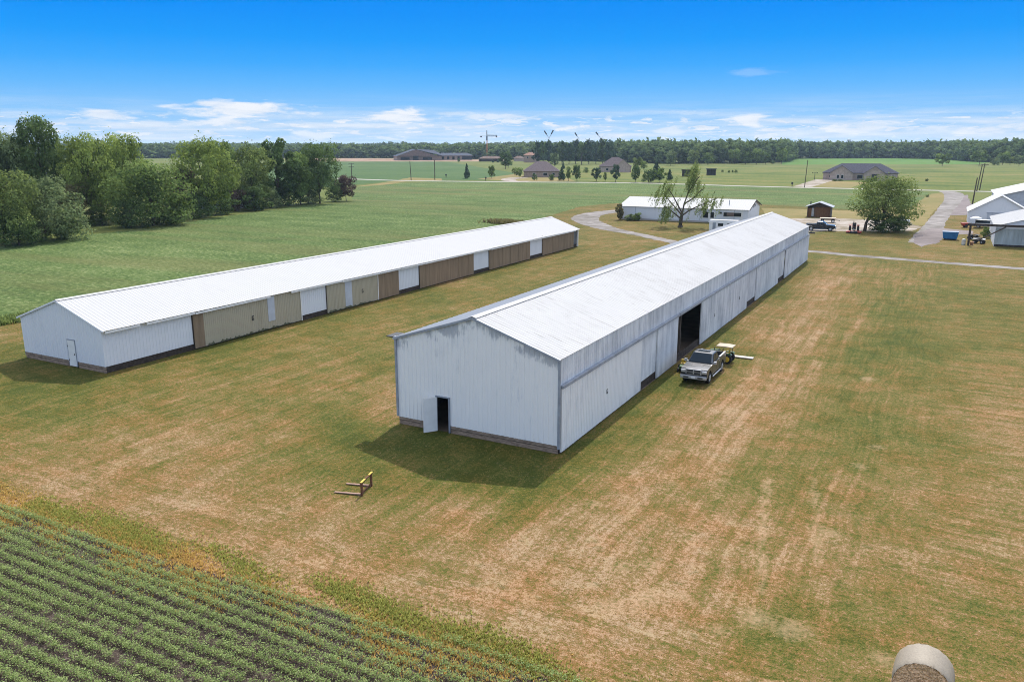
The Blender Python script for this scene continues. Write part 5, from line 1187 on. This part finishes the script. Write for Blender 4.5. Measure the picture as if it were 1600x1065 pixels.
T = [  # name, category, label, u, v, vtop, width px, shape, leaf, seed
 ('leafy_tree', 'tree', 'grey green bushy tree cut by the left edge of the photo', 8, 384, 262, 105, 'wide', 'olive', 1),
 ('leafy_tree', 'tree', 'broad grey green tree in front, second from the left edge', 72, 376, 272, 108, 'bush', 'grey', 2),
 ('tall_tree', 'tree', 'tallest dark tree of the left belt, rising far above the rest', 74, 349, 183, 72, 'tall', 'dark', 3),
 ('leafy_tree', 'tree', 'pale green tree behind at the far left edge, top level with the clouds', 8, 352, 206, 80, 'round', 'grey', 4),
 ('leafy_tree', 'tree', 'grey green tree directly left of the tallest dark tree', 42, 350, 213, 66, 'egg', 'olive', 5),
 ('leafy_tree', 'tree', 'yellow green tree immediately right of the tallest dark tree', 146, 350, 211, 82, 'round', 'yellow', 1),
 ('leafy_tree', 'tree', 'yellow green tree with rounded top above the bushy front tree', 200, 345, 211, 84, 'round', 'yellow', 6),
 ('leafy_tree', 'tree', 'sparse brownish tree with forked bare trunk between two bushy trees', 128, 352, 285, 58, 'egg', 'brown', 7),
 ('leafy_tree', 'tree', 'big round bushy tree reaching the ground, in front of the yellow green pair', 240, 352, 249, 118, 'bush', 'mid', 8),
 ('shrub', 'shrub', 'dark purple shrub against the right side of the big round bushy tree', 290, 338, 262, 46, 'egg', 'purple', 9),
 ('leafy_tree', 'tree', 'willow like yellow green tree with feathery top right of the gap', 326, 338, 217, 88, 'egg', 'yellow', 10),
 ('leafy_tree', 'tree', 'dark green tree poking up behind the feathery yellow green tree', 349, 328, 219, 52, 'tall', 'mid', 11),
 ('leafy_tree', 'tree', 'soft pale green tree with drooping sides, left of two dark trees', 396, 326, 228, 68, 'egg', 'olive', 12),
 ('leafy_tree', 'tree', 'dark green upright tree taller than the soft pale tree beside it', 436, 322, 216, 58, 'tall', 'dark', 13),
 ('leafy_tree', 'tree', 'dark tree with bare lower trunk near the right end of the belt', 500, 318, 223, 64, 'round', 'dark', 14),
 ('leafy_tree', 'tree', 'mid green tree filling the gap between the two dark end trees', 470, 320, 238, 56, 'egg', 'mid', 15),
 ('shrub', 'shrub', 'silvery shrub at the foot of the soft pale green tree', 424, 325, 294, 30, 'bush', 'grey', 16),
 ('shrub', 'shrub', 'silvery green shrub at the foot of the dark end trees', 482, 318, 290, 42, 'bush', 'grey', 17),
 ('shrub', 'shrub', 'dark shrub beneath the feathery yellow green tree', 345, 335, 300, 52, 'bush', 'dark', 18),
 ('shrub', 'shrub', 'dark purple shrub low between feathery and soft pale trees', 372, 330, 292, 34, 'bush', 'purple', 19),
 ('small_tree', 'tree', 'small purple leaved tree standing at the right tip of the belt', 541, 314, 275, 36, 'round', 'purple', 20),
 ('shrub', 'shrub', 'low dark shrub between purple tree and last dark tree', 522, 315, 287, 26, 'bush', 'dark', 21),
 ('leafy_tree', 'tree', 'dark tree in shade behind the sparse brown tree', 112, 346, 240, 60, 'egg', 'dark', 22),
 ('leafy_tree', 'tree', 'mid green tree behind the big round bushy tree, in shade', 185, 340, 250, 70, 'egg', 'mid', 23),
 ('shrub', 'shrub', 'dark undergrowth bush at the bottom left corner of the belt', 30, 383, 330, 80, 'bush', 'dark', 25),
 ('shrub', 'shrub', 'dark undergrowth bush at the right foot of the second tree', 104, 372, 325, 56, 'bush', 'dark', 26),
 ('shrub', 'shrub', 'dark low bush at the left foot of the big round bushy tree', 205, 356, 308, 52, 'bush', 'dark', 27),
 ('shrub', 'shrub', 'dark low bush at the right foot of the big round bushy tree', 268, 350, 302, 60, 'bush', 'mid', 28),
 ('shrub', 'shrub', 'dark low bush right of the feathery yellow green tree trunk', 310, 341, 300, 44, 'bush', 'dark', 29),
 ('shrub', 'shrub', 'dark low bush beneath the soft pale drooping tree', 398, 329, 288, 48, 'bush', 'dark', 30),
 ('shrub', 'shrub', 'dark low bush behind the silvery shrubs of the end trees', 452, 321, 280, 44, 'bush', 'dark', 31),
 ('shrub', 'shrub', 'low shaded shrub under the sparse brown tree', 160, 352, 318, 46, 'bush', 'mid', 24),
]
for a in T: tree(*a[:10], a[9], LB) if False else tree(a[0], a[1], a[2], a[3], a[4], a[5], a[6], a[7], a[8], a[9], LB, 8500 if a[6] > 60 else 3600, .038 if a[6] > 60 else .058, 34 if a[6] > 60 else 20)
# big round tree, its bushes, and the wind-bent willow
tree('shade_tree', 'tree', 'big round shade tree between the red tractor and the gravel drive', 1378, 361, 276, 100, 'round', 'olive', 31, None, 9500, .034, 54, r0=.03)
p = at(1351, 361); b = MB(); b.tube([p, p+Vector((.1, .2, 1.6)), p+Vector((1.2, .4, 4.5))], [.36, .28, .15], 8); tag(b.build('tree_trunk', M['bark']), 'bare leaning trunk at the left under the big round shade tree', 'trunk')
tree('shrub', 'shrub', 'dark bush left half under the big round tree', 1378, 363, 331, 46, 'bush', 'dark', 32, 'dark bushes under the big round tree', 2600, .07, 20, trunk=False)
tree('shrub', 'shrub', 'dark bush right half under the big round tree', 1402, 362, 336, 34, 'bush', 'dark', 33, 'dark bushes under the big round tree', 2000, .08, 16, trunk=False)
def willow():
    p = at(1063, 355); k = pxm(1063, 355); root = empty('willow_tree', p, face(p), 'wind bent willow with sparse drooping foliage before the white building', 'tree')
    r = np.random.default_rng(5); b = MB()
    def P(u, v, y=0): return Vector(((u-1063)*k, y, (355-v)*k*1.02))
    b.tube([P(1063, 356), P(1063, 348), P(1064, 338), P(1065, 333)], [.75, .42, .34, .28], 10)
    limbs = [[(1065, 334, 0), (1058, 322, -.5), (1050, 308, -1), (1042, 297, -1.4)], [(1065, 334, 0), (1067, 320, .4), (1072, 304, .6), (1075, 288, .5), (1082, 268, .2)], [(1064, 338, 0), (1075, 329, -.8), (1088, 322, -1.6), (1104, 315, -2), (1116, 309, -2)],
             [(1064, 336, 0), (1056, 328, 1), (1046, 318, 1.8), (1034, 305, 2)], [(1067, 320, .4), (1080, 312, 1.6), (1092, 300, 2.4), (1098, 296, 2.6)], [(1063, 342, 0), (1054, 334, -1.4), (1044, 326, -2.2), (1036, 322, -2.4)], [(1072, 304, .6), (1078, 292, -.8), (1088, 278, -1.2)]]
    ends = []
    for L in limbs:
        pts = [P(*q) for q in L]; n = len(pts); b.tube(pts, [.15*(1-i/n)+.03 for i in range(n)], 7)
        for i in range(1, n):
            for j in range(3 if i > 1 else 0): ends.append(pts[i-1].lerp(pts[i], rnd.random())+Vector((rnd.gauss(0, .75), rnd.gauss(0, .9), rnd.gauss(.2, .6))))
    for u, v, s, n in ((1044, 292, 7, 24), (1030, 299, 5, 14), (1083, 268, 4.5, 20), (1079, 284, 5, 16), (1089, 288, 4, 10), (1106, 308, 8, 16), (1120, 311, 5, 9), (1041, 327, 6, 20), (1096, 319, 6, 8), (1084, 259, 2.5, 8)):
        for j in range(n): ends.append(P(u+rnd.gauss(0, s), v+rnd.gauss(0, s*.8), rnd.gauss(0, 1.8)))
    b.build('trunk', M['bark'], root)
    Ps, Ns, Ts = [], [], []
    for e in ends:
        m = 46; ln = rnd.uniform(1.0, 2.8); t = np.linspace(0, 1, m)[:, None]; sw = rnd.uniform(.1, .5); tt = rnd.uniform(.2, .8)
        q = np.array(e)+t*np.array([-sw*ln*.5, rnd.gauss(0, .15), -ln])+np.array([.8*ln*.4, 0, .25*ln])*np.sin(t*1.6)*-.6+r.normal(0, .13, (m, 3))
        Ps.append(q); Ns.append(r.normal(0, 1, (m, 3))); Ts.append(np.clip(tt+r.normal(0, .15, m), 0, 1))
    V, Fq = cards(np.concatenate(Ps), np.concatenate(Ns), .36, r, .35, .4)
    obj('crown', np_mesh('crown', V, Fq, LEAF['olive'], np.concatenate(Ts)), root)
willow()
for u, v, vt, w, sh, lf, lab in ((968, 344, 318, 15, 'tall', 'brown', 'tall brownish shrub at the left corner of the white building'), (984, 345, 334, 14, 'bush', 'grey', 'round pale shrub by the white building wall'), (995, 345, 332, 14, 'bush', 'mid', 'leafy shrub right of the round pale shrub by the white wall'), (1086, 346, 338, 16, 'bush', 'mid', 'low green shrub right of the willow trunk by the white wall'), (1540, 372, 354, 14, 'bush', 'mid', 'green bush growing beside the nearest white barn wall')):
    tree('shrub', 'shrub', lab, u, v, vt, w, sh, lf, rnd.randint(40, 60), None, 1500, .1, 14, trunk=(sh == 'tall'))
# young trees and shrubs round the brick houses
GR = 'young trees lining the brick house gardens'
for (u, v, vt, w, sh, lf, nm, lab) in (
 (729.5, 279, 254.5, 12, 'cone', 'pine', 'conifer', 'narrow dark conifer standing alone left of the round headed tree'),
 (768.5, 279, 258, 12.5, 'egg', 'mid', 'small_tree', 'small round headed tree on a thin trunk by the road'),
 (811, 278, 262, 13, 'round', 'mid', 'small_tree', 'small tree at the left end of the tan brick house'),
 (804, 274, 262, 9, 'round', 'olive', 'small_tree', 'thin small tree left of the tan brick house garage'),
 (835.5, 281.5, 271.5, 8, 'bush', 'dark', 'shrub', 'left clipped dark shrub in front of the tan brick house'),
 (862, 282, 271.5, 9.5, 'bush', 'dark', 'shrub', 'right clipped dark shrub in front of the tan brick house'),
 (877.5, 282, 259.5, 13, 'cone', 'pine', 'conifer', 'dark conifer at the right end of the tan brick house'),
 (888.5, 283, 260, 10, 'egg', 'olive', 'small_tree', 'slim pale green tree between two dark conifers'),
 (901.5, 283, 257, 13, 'egg', 'dark', 'small_tree', 'dark dense young tree midway between the two brick houses'),
 (915.5, 270, 261, 8, 'bush', 'mid', 'shrub', 'small far bush left of the stepped gable house'),
 (932, 283.5, 261.5, 15, 'egg', 'pine', 'small_tree', 'broad dark young tree below the left side of the stepped gable house'),
 (945.5, 284, 269, 6, 'egg', 'olive', 'small_tree', 'thin sapling in front of the stepped gable house'),
 (962, 284.5, 257, 14, 'egg', 'pine', 'small_tree', 'tall dark young tree hiding the middle of the stepped gable house'),
 (992.5, 285, 258.5, 14, 'egg', 'dark', 'small_tree', 'dark young tree right of the stepped gable house'),
 (1013, 285, 264, 20, 'bush', 'dark', 'shrub', 'wide dark bushy tree with pale top beside the road'),
 (1025, 280, 251, 20, 'cone', 'pine', 'conifer', 'tallest dark conifer behind the bushy trees by the road'),
 (1031, 285, 262, 20, 'egg', 'mid', 'small_tree', 'blue green bushy tree at the right of the roadside clump'),
 (1046, 282, 263, 11, 'cone', 'pine', 'conifer', 'small pair topped conifer right of the roadside clump'),
 (996, 268, 247, 16, 'round', 'olive', 'small_tree', 'rounded pale tree just right of the stepped gable house roof'),
 (1005, 266, 252, 12, 'round', 'yellow', 'small_tree', 'yellowish small tree beyond the stepped gable house'),
 (790, 264, 236, 21, 'egg', 'dark', 'leafy_tree', 'dark broad tree between bungalow and tiny pink house'),
 (795, 262, 243, 12, 'egg', 'pine', 'conifer', 'dark pointed tree tucked behind the broad dark one'),
 (717, 253, 247, 5, 'bush', 'dark', 'shrub', 'tiny dark bush left of the bungalow'),
 (770, 254, 248, 5, 'cone', 'pine', 'shrub', 'small pointed shrub in front of the bungalow'),
 (778, 254, 248, 5, 'cone', 'pine', 'shrub', 'small pointed shrub at right end of the bungalow'),
 (866, 262, 240, 15, 'round', 'grey', 'leafy_tree', 'grey green tree in front of the pines behind the tan brick house'),
 (880, 264, 252, 6, 'cone', 'pine', 'conifer', 'small dark conifer between the houses in the far lawn'),
 (1128.5, 269, 265, 4, 'bush', 'dark', 'shrub', 'single round dark shrub nearest the grey field shelter'),
 (1139, 270, 266, 4, 'bush', 'dark', 'shrub', 'left shrub of the trio right of the grey field shelter'),
 (1144.5, 269.5, 265.5, 3, 'bush', 'dark', 'shrub', 'middle shrub of the trio right of the grey field shelter'),
 (1150, 270, 265, 4.5, 'bush', 'dark', 'shrub', 'right shrub of the trio right of the grey field shelter'),
 (1396, 280, 274, 6, 'bush', 'dark', 'shrub', 'dark round shrub at the right end of the grey ranch house'),
 (1448, 283, 279, 6, 'bush', 'dark', 'shrub', 'lone dark bush in the grass right of the grey ranch house'),
 (1449, 308, 304, 5, 'bush', 'mid', 'shrub', 'small bush at the right corner of the bean field'),
 (1304, 283, 280, 9, 'bush', 'dark', 'shrub', 'low dark hedge plant under the left gable of the grey ranch house'),
 (1313, 283, 280, 8, 'bush', 'dark', 'shrub', 'low dark plant under the window of the left gable'),
 (1357, 283, 279.5, 8, 'bush', 'dark', 'shrub', 'low dark plant beside the porch of the grey ranch house'),
 (1220.5, 256, 231, 19, 'egg', 'mid', 'leafy_tree', 'rounded tree standing alone before the woods left of the bright field'),
 (1207, 256, 250, 8, 'bush', 'dark', 'shrub', 'dark bush left of the lone rounded tree at the woods'),
 (1182, 257, 233, 18, 'round', 'mid', 'leafy_tree', 'left tree of the leafy pair at the corner of the woods'),
 (1196, 257, 238, 15, 'round', 'dark', 'leafy_tree', 'right darker tree of the leafy pair at the corner of the woods'),
 (1165, 257, 236, 22, 'round', 'dark', 'leafy_tree', 'dark wide tree at the wood edge left of the leafy pair'),
 (1083, 257, 234, 19, 'egg', 'olive', 'leafy_tree', 'paler tree standing out from the wood edge above the willow'),
 (1106, 258, 238, 19, 'egg', 'mid', 'leafy_tree', 'mid green tree at the wood edge right of the paler one'),
 (1048, 259, 236, 20, 'egg', 'grey', 'leafy_tree', 'grey green tree at the wood edge above the roadside clump'),
 (1148, 256, 233, 22, 'round', 'mid', 'leafy_tree', 'broad mid green tree at the meadow end of the woods'),
 (1472, 259.5, 239.5, 24, 'round', 'mid', 'leafy_tree', 'lone round tree on a short trunk in the right meadow'),
 (1530, 257.5, 235, 24, 'round', 'mid', 'leafy_tree', 'larger tree left of the pole pair before the right woods'),
 (1554, 258.5, 246, 13, 'bush', 'grey', 'shrub', 'pale bushy tree right of the pole pair'),
 (1566, 258, 238, 18, 'round', 'mid', 'leafy_tree', 'dark green tree behind the pale bushy tree at right'),
 (1592, 260, 242, 18, 'round', 'grey', 'leafy_tree', 'grey green tree at the right edge before the woods'),
 (1578, 258, 245, 14, 'round', 'olive', 'leafy_tree', 'olive tree between the dark green and grey green ones at right'),
 ):
    tree(nm, 'shrub' if nm == 'shrub' else 'tree', lab, u, v, vt, w, sh, lf, rnd.randint(60, 63), GR if u < 1060 and v > 275 else None, 900, .115, 16, r0=.03)
LP = [('leftmost dark pine of the stand behind the tan brick house', 841), ('second pine from the left in the dark stand', 850)]
for i, u in enumerate((840, 849, 858, 868, 878, 889, 899, 909, 920, 931, 941, 951)):
    tree('pine_tree', 'tree', 'dark pine in the dense stand behind the brick houses, below the crane booms', u, 256+.4*(i % 3), (222, 219, 221, 224, 220, 223, 219.5, 222, 218, 220, 217.5, 219)[i]+rnd.uniform(-.8, .8), (15, 18, 14, 17, 16, 19, 15, 18, 16, 20, 15, 17)[i], ('tall', 'egg', 'tall', 'round')[i % 4], ('pine', 'dark', 'pine')[i % 3], 60+i % 4, 'dark pines standing behind the brick houses', 900, .115, 16)
# the far woods: one mass
def woods():
    rows = []
    E_ = [(-160, 247), (230, 247.2), (300, 247), (600, 247), (700, 248), (800, 249.5), (960, 253), (1040, 256), (1140, 255.5), (1215, 254), (1232, 248), (1400, 247.3), (1480, 249), (1530, 253), (1600, 255.5), (1780, 256.5)]
    S = [at(*e) for e in E_]
    r = np.random.default_rng(3); Vs, Fs, Ts, nb = [], [], [], 0
    protos = [proto(s, q, 220, .20, 9) for s, q in (('bush', 81), ('wide', 82), ('bush', 83), ('bush', 84), ('round', 85))]
    for i in range(len(S)-1):
        a, c = S[i], S[i+1]; L = (c-a).length; n = max(2, int(L/8.5))
        vdir = Vector((a.x+c.x, a.y+c.y, 0)).normalized()
        um = (E_[i][0]+E_[i+1][0])/2
        for j in range(n):
            for row in range(7):
                t = (j+r.uniform(0, 1))/n; q = a.lerp(c, t)+vdir*(row*13+r.uniform(0, 11)); d = q.length
                hb = 17.2+ (2.9 if um > 820 else 0)*min(1, (um-820)/160) if um > 820 else 16.6
                h = hb*r.uniform(.86, 1.06) if row > 0 else hb*r.uniform(.62, 1.0); h += row*.25
                w = r.uniform(14, 25); V, Fq, T, _ = protos[r.integers(0, 5)]; th = r.uniform(0, 6.28)
                cs, sn = math.cos(th), math.sin(th)
                X = np.stack([(V[:, 0]*cs-V[:, 1]*sn)*w+q.x, (V[:, 0]*sn+V[:, 1]*cs)*w+q.y, V[:, 2]*h], 1)
                Vs.append(X); Fs.append(Fq+nb); nb += len(X); Ts.append(np.clip(T*.75+r.uniform(-.2, .5), 0, 1))
    me = np_mesh('woods', np.concatenate(Vs), np.concatenate(Fs), LEAF['woods'], np.concatenate(Ts))
    o = obj('woods', me); tag(o, 'distant belt of mixed green woods along the whole horizon', 'woods', None, 'stuff')
    # farther ranks, low on the horizon
    Vs, Fs, Ts, nb = [], [], [], 0
    for k in range(1500):
        u = r.uniform(-200, 1800); d = r.uniform(1500, 4200); dd = rt*(u-800)/F+fw; q = np.array([dd[0], dd[1]]); q = q/np.linalg.norm(q)*d
        V, Fq, T, _ = protos[k % 5]; h = r.uniform(17.5, 23); w = r.uniform(22, 40)
        X = np.stack([V[:, 0]*w+q[0], V[:, 1]*w+q[1], V[:, 2]*h], 1); Vs.append(X); Fs.append(Fq+nb); nb += len(X); Ts.append(np.clip(T*.6+.1, 0, 1))
    me = np_mesh('far_woods', np.concatenate(Vs), np.concatenate(Fs), LEAF['woods'], np.concatenate(Ts))
    tag(obj('far_woods', me), 'hazy farthest ranks of woods showing just above the nearer treeline', 'woods', None, 'stuff')
woods()
# ------------------------------------------------------------------ crop rows in the near corner
def crop():
    r = np.random.default_rng(9); Ps, Ns, Ss, Ts = [], [], [], []
    y = 21.0; row = 0
    while y > 3:
        x0 = -62 if y < 20.2 else (-24 if y < 20.6 else -14); x1 = 4
        n = int((x1-x0)/.11); x = np.linspace(x0, x1, n)+r.normal(0, .03, n)
        wob = .05*np.sin(x*.35+row)+.03*np.sin(x*1.3+row*2)
        gap = np.sin(x*.9+row*1.7)+np.sin(x*.31+row*.6)+r.normal(0, .5, n)
        keep = gap > -1.55
        x, wob = x[keep], wob[keep]; n = len(x); m = 52
        edge = max(0, min(1, (20.3-y)/2.2))
        hgt = (.20+.11*edge)*r.uniform(.6, 1.2, n)
        X = np.repeat(x, m)+r.normal(0, .065, n*m); Yy = y+np.repeat(wob, m)+r.normal(0, .098, n*m)
        Z = np.repeat(hgt, m)*r.uniform(.25, 1.05, n*m)+.01
        ok = r.random(n*m) < (.6+.4*edge)
        X, Yy, Z = X[ok], Yy[ok], Z[ok]
        Ps.append(np.stack([X, Yy, Z], 1)); Ns.append(np.tile([0, 0, 1.0], (len(X), 1))+r.normal(0, .45, (len(X), 3))); Ts.append(np.clip(r.normal(.45, .22, len(X)), 0, 1))
        y -= .565; row += 1
    P, N, T = map(np.concatenate, (Ps, Ns, Ts))
    V, Fq = cards(P, N, .058, r, .72, .35)
    lf = leafmat('crop_leaf', (.082, .135, .030), (.48, .57, .235), .44)
    tag(obj('bean_crop', np_mesh('bean_crop', V, Fq, lf, T)), 'rows of young green bean plants in the near left corner', 'crop', None, 'stuff')
crop()
def tufts(name, label, n, region, leaf, h, seed, width=.02):
    """thin upright blades"""
    r = np.random.default_rng(seed); P = region(r, n); n = len(P); m = 3
    B = np.repeat(P, m, 0); B[:, :2] += r.normal(0, .03, (n*m, 2))
    th = r.uniform(0, 6.28, n*m); hh = h*r.uniform(.4, 1.25, n*m)
    a = np.stack([np.cos(th), np.sin(th), np.zeros(n*m)], 1)*(width*r.uniform(.6, 1.6, (n*m, 1)))
    lean = np.stack([r.normal(0, .35, n*m), r.normal(0, .35, n*m), np.ones(n*m)], 1)*hh[:, None]
    V = np.stack([B-a, B+a, B+a*.4+lean, B-a*.4+lean], 1).reshape(-1, 3)
    o = obj(name, np_mesh(name, V, np.arange(4*n*m).reshape(-1, 4), leaf, np.clip(r.normal(.5, .22, n*m), 0, 1)))
    return tag(o, label, 'grass', None, 'stuff')
def edge_y(x): return 20.85+.45*np.clip((x+24)/12, 0, 1)+.25*np.sin(x*.22)+.12*np.sin(x*.9)
def rg(r, n, y0, y1, x0, x1, dens=.5, f=.5, ph=0):
    x = r.uniform(x0, x1, n); t = r.normal(0, 1, n); y = edge_y(x)+y0+(y1-y0)*(.5+t*.28)
    k = np.sin(x*f+ph)+np.sin(x*f*2.7+y*2+ph)+r.normal(0, .7, n)
    s = k > -dens; return np.stack([x[s], y[s], np.full(s.sum(), .01)], 1)
tufts('weed_strip', 'bright green grass strip along the edge of the near bean rows', 12000, lambda r, n: rg(r, n, -.5, 1.1, -38, 1, .3, .35, .6), leafmat('weed', (.14, .16, .03), (.40, .40, .11), .5), .10, 21, .022)
tufts('dry_weeds', 'orange and yellow dying weeds between green strip and bean rows', 17000, lambda r, n: rg(r, n, -2.6, .2, -60, 4, .2, .5, 2.0), leafmat('dry_weed', (.28, .17, .045), (.68, .46, .15), .45), .11, 22, .018)
tufts('dry_weeds', 'yellow dry weeds along the far left end of the near crop', 3500, lambda r, n: rg(r, n, -1.0, .9, -60, -26, .9, .4, .2), leafmat('dry_weed_pale', (.30, .2, .05), (.60, .43, .14), .45), .11, 23, .018)
def rough(r, n):
    x = r.uniform(-82, -79.2, n); y = r.uniform(35, 128, n); return np.stack([x, y, np.full(n, .01)], 1)
tufts('field_edge', 'rough grass growing between low barn and bean field', 9000, rough, LEAF['olive'], .5, 24, .05)
def pile(r, n):
    p = at(788, 349); return np.stack([p.x+r.normal(0, 2.2, n), p.y+r.normal(0, 1.0, n), np.full(n, .01)], 1)
tufts('weed_patch', 'brown dry weed patch behind the far end of the low barn', 800, pile, LEAF['brown'], .8, 25, .06)

def near_lawn(r, n):
    x = r.uniform(-42, 16, n); y = 21.0+(r.random(n)**1.6)*24
    ok = ~((x > -29.2) & (x < -17.3) & (y > 38.2)); return np.stack([x[ok], y[ok], np.full(ok.sum(), .004)], 1)
tufts('grass_blades', 'short olive and straw grass blades standing over the nearest yard', 9000, near_lawn, leafmat('grass_blade', (.16, .13, .04), (.46, .33, .16), .6), .035, 26, .02)
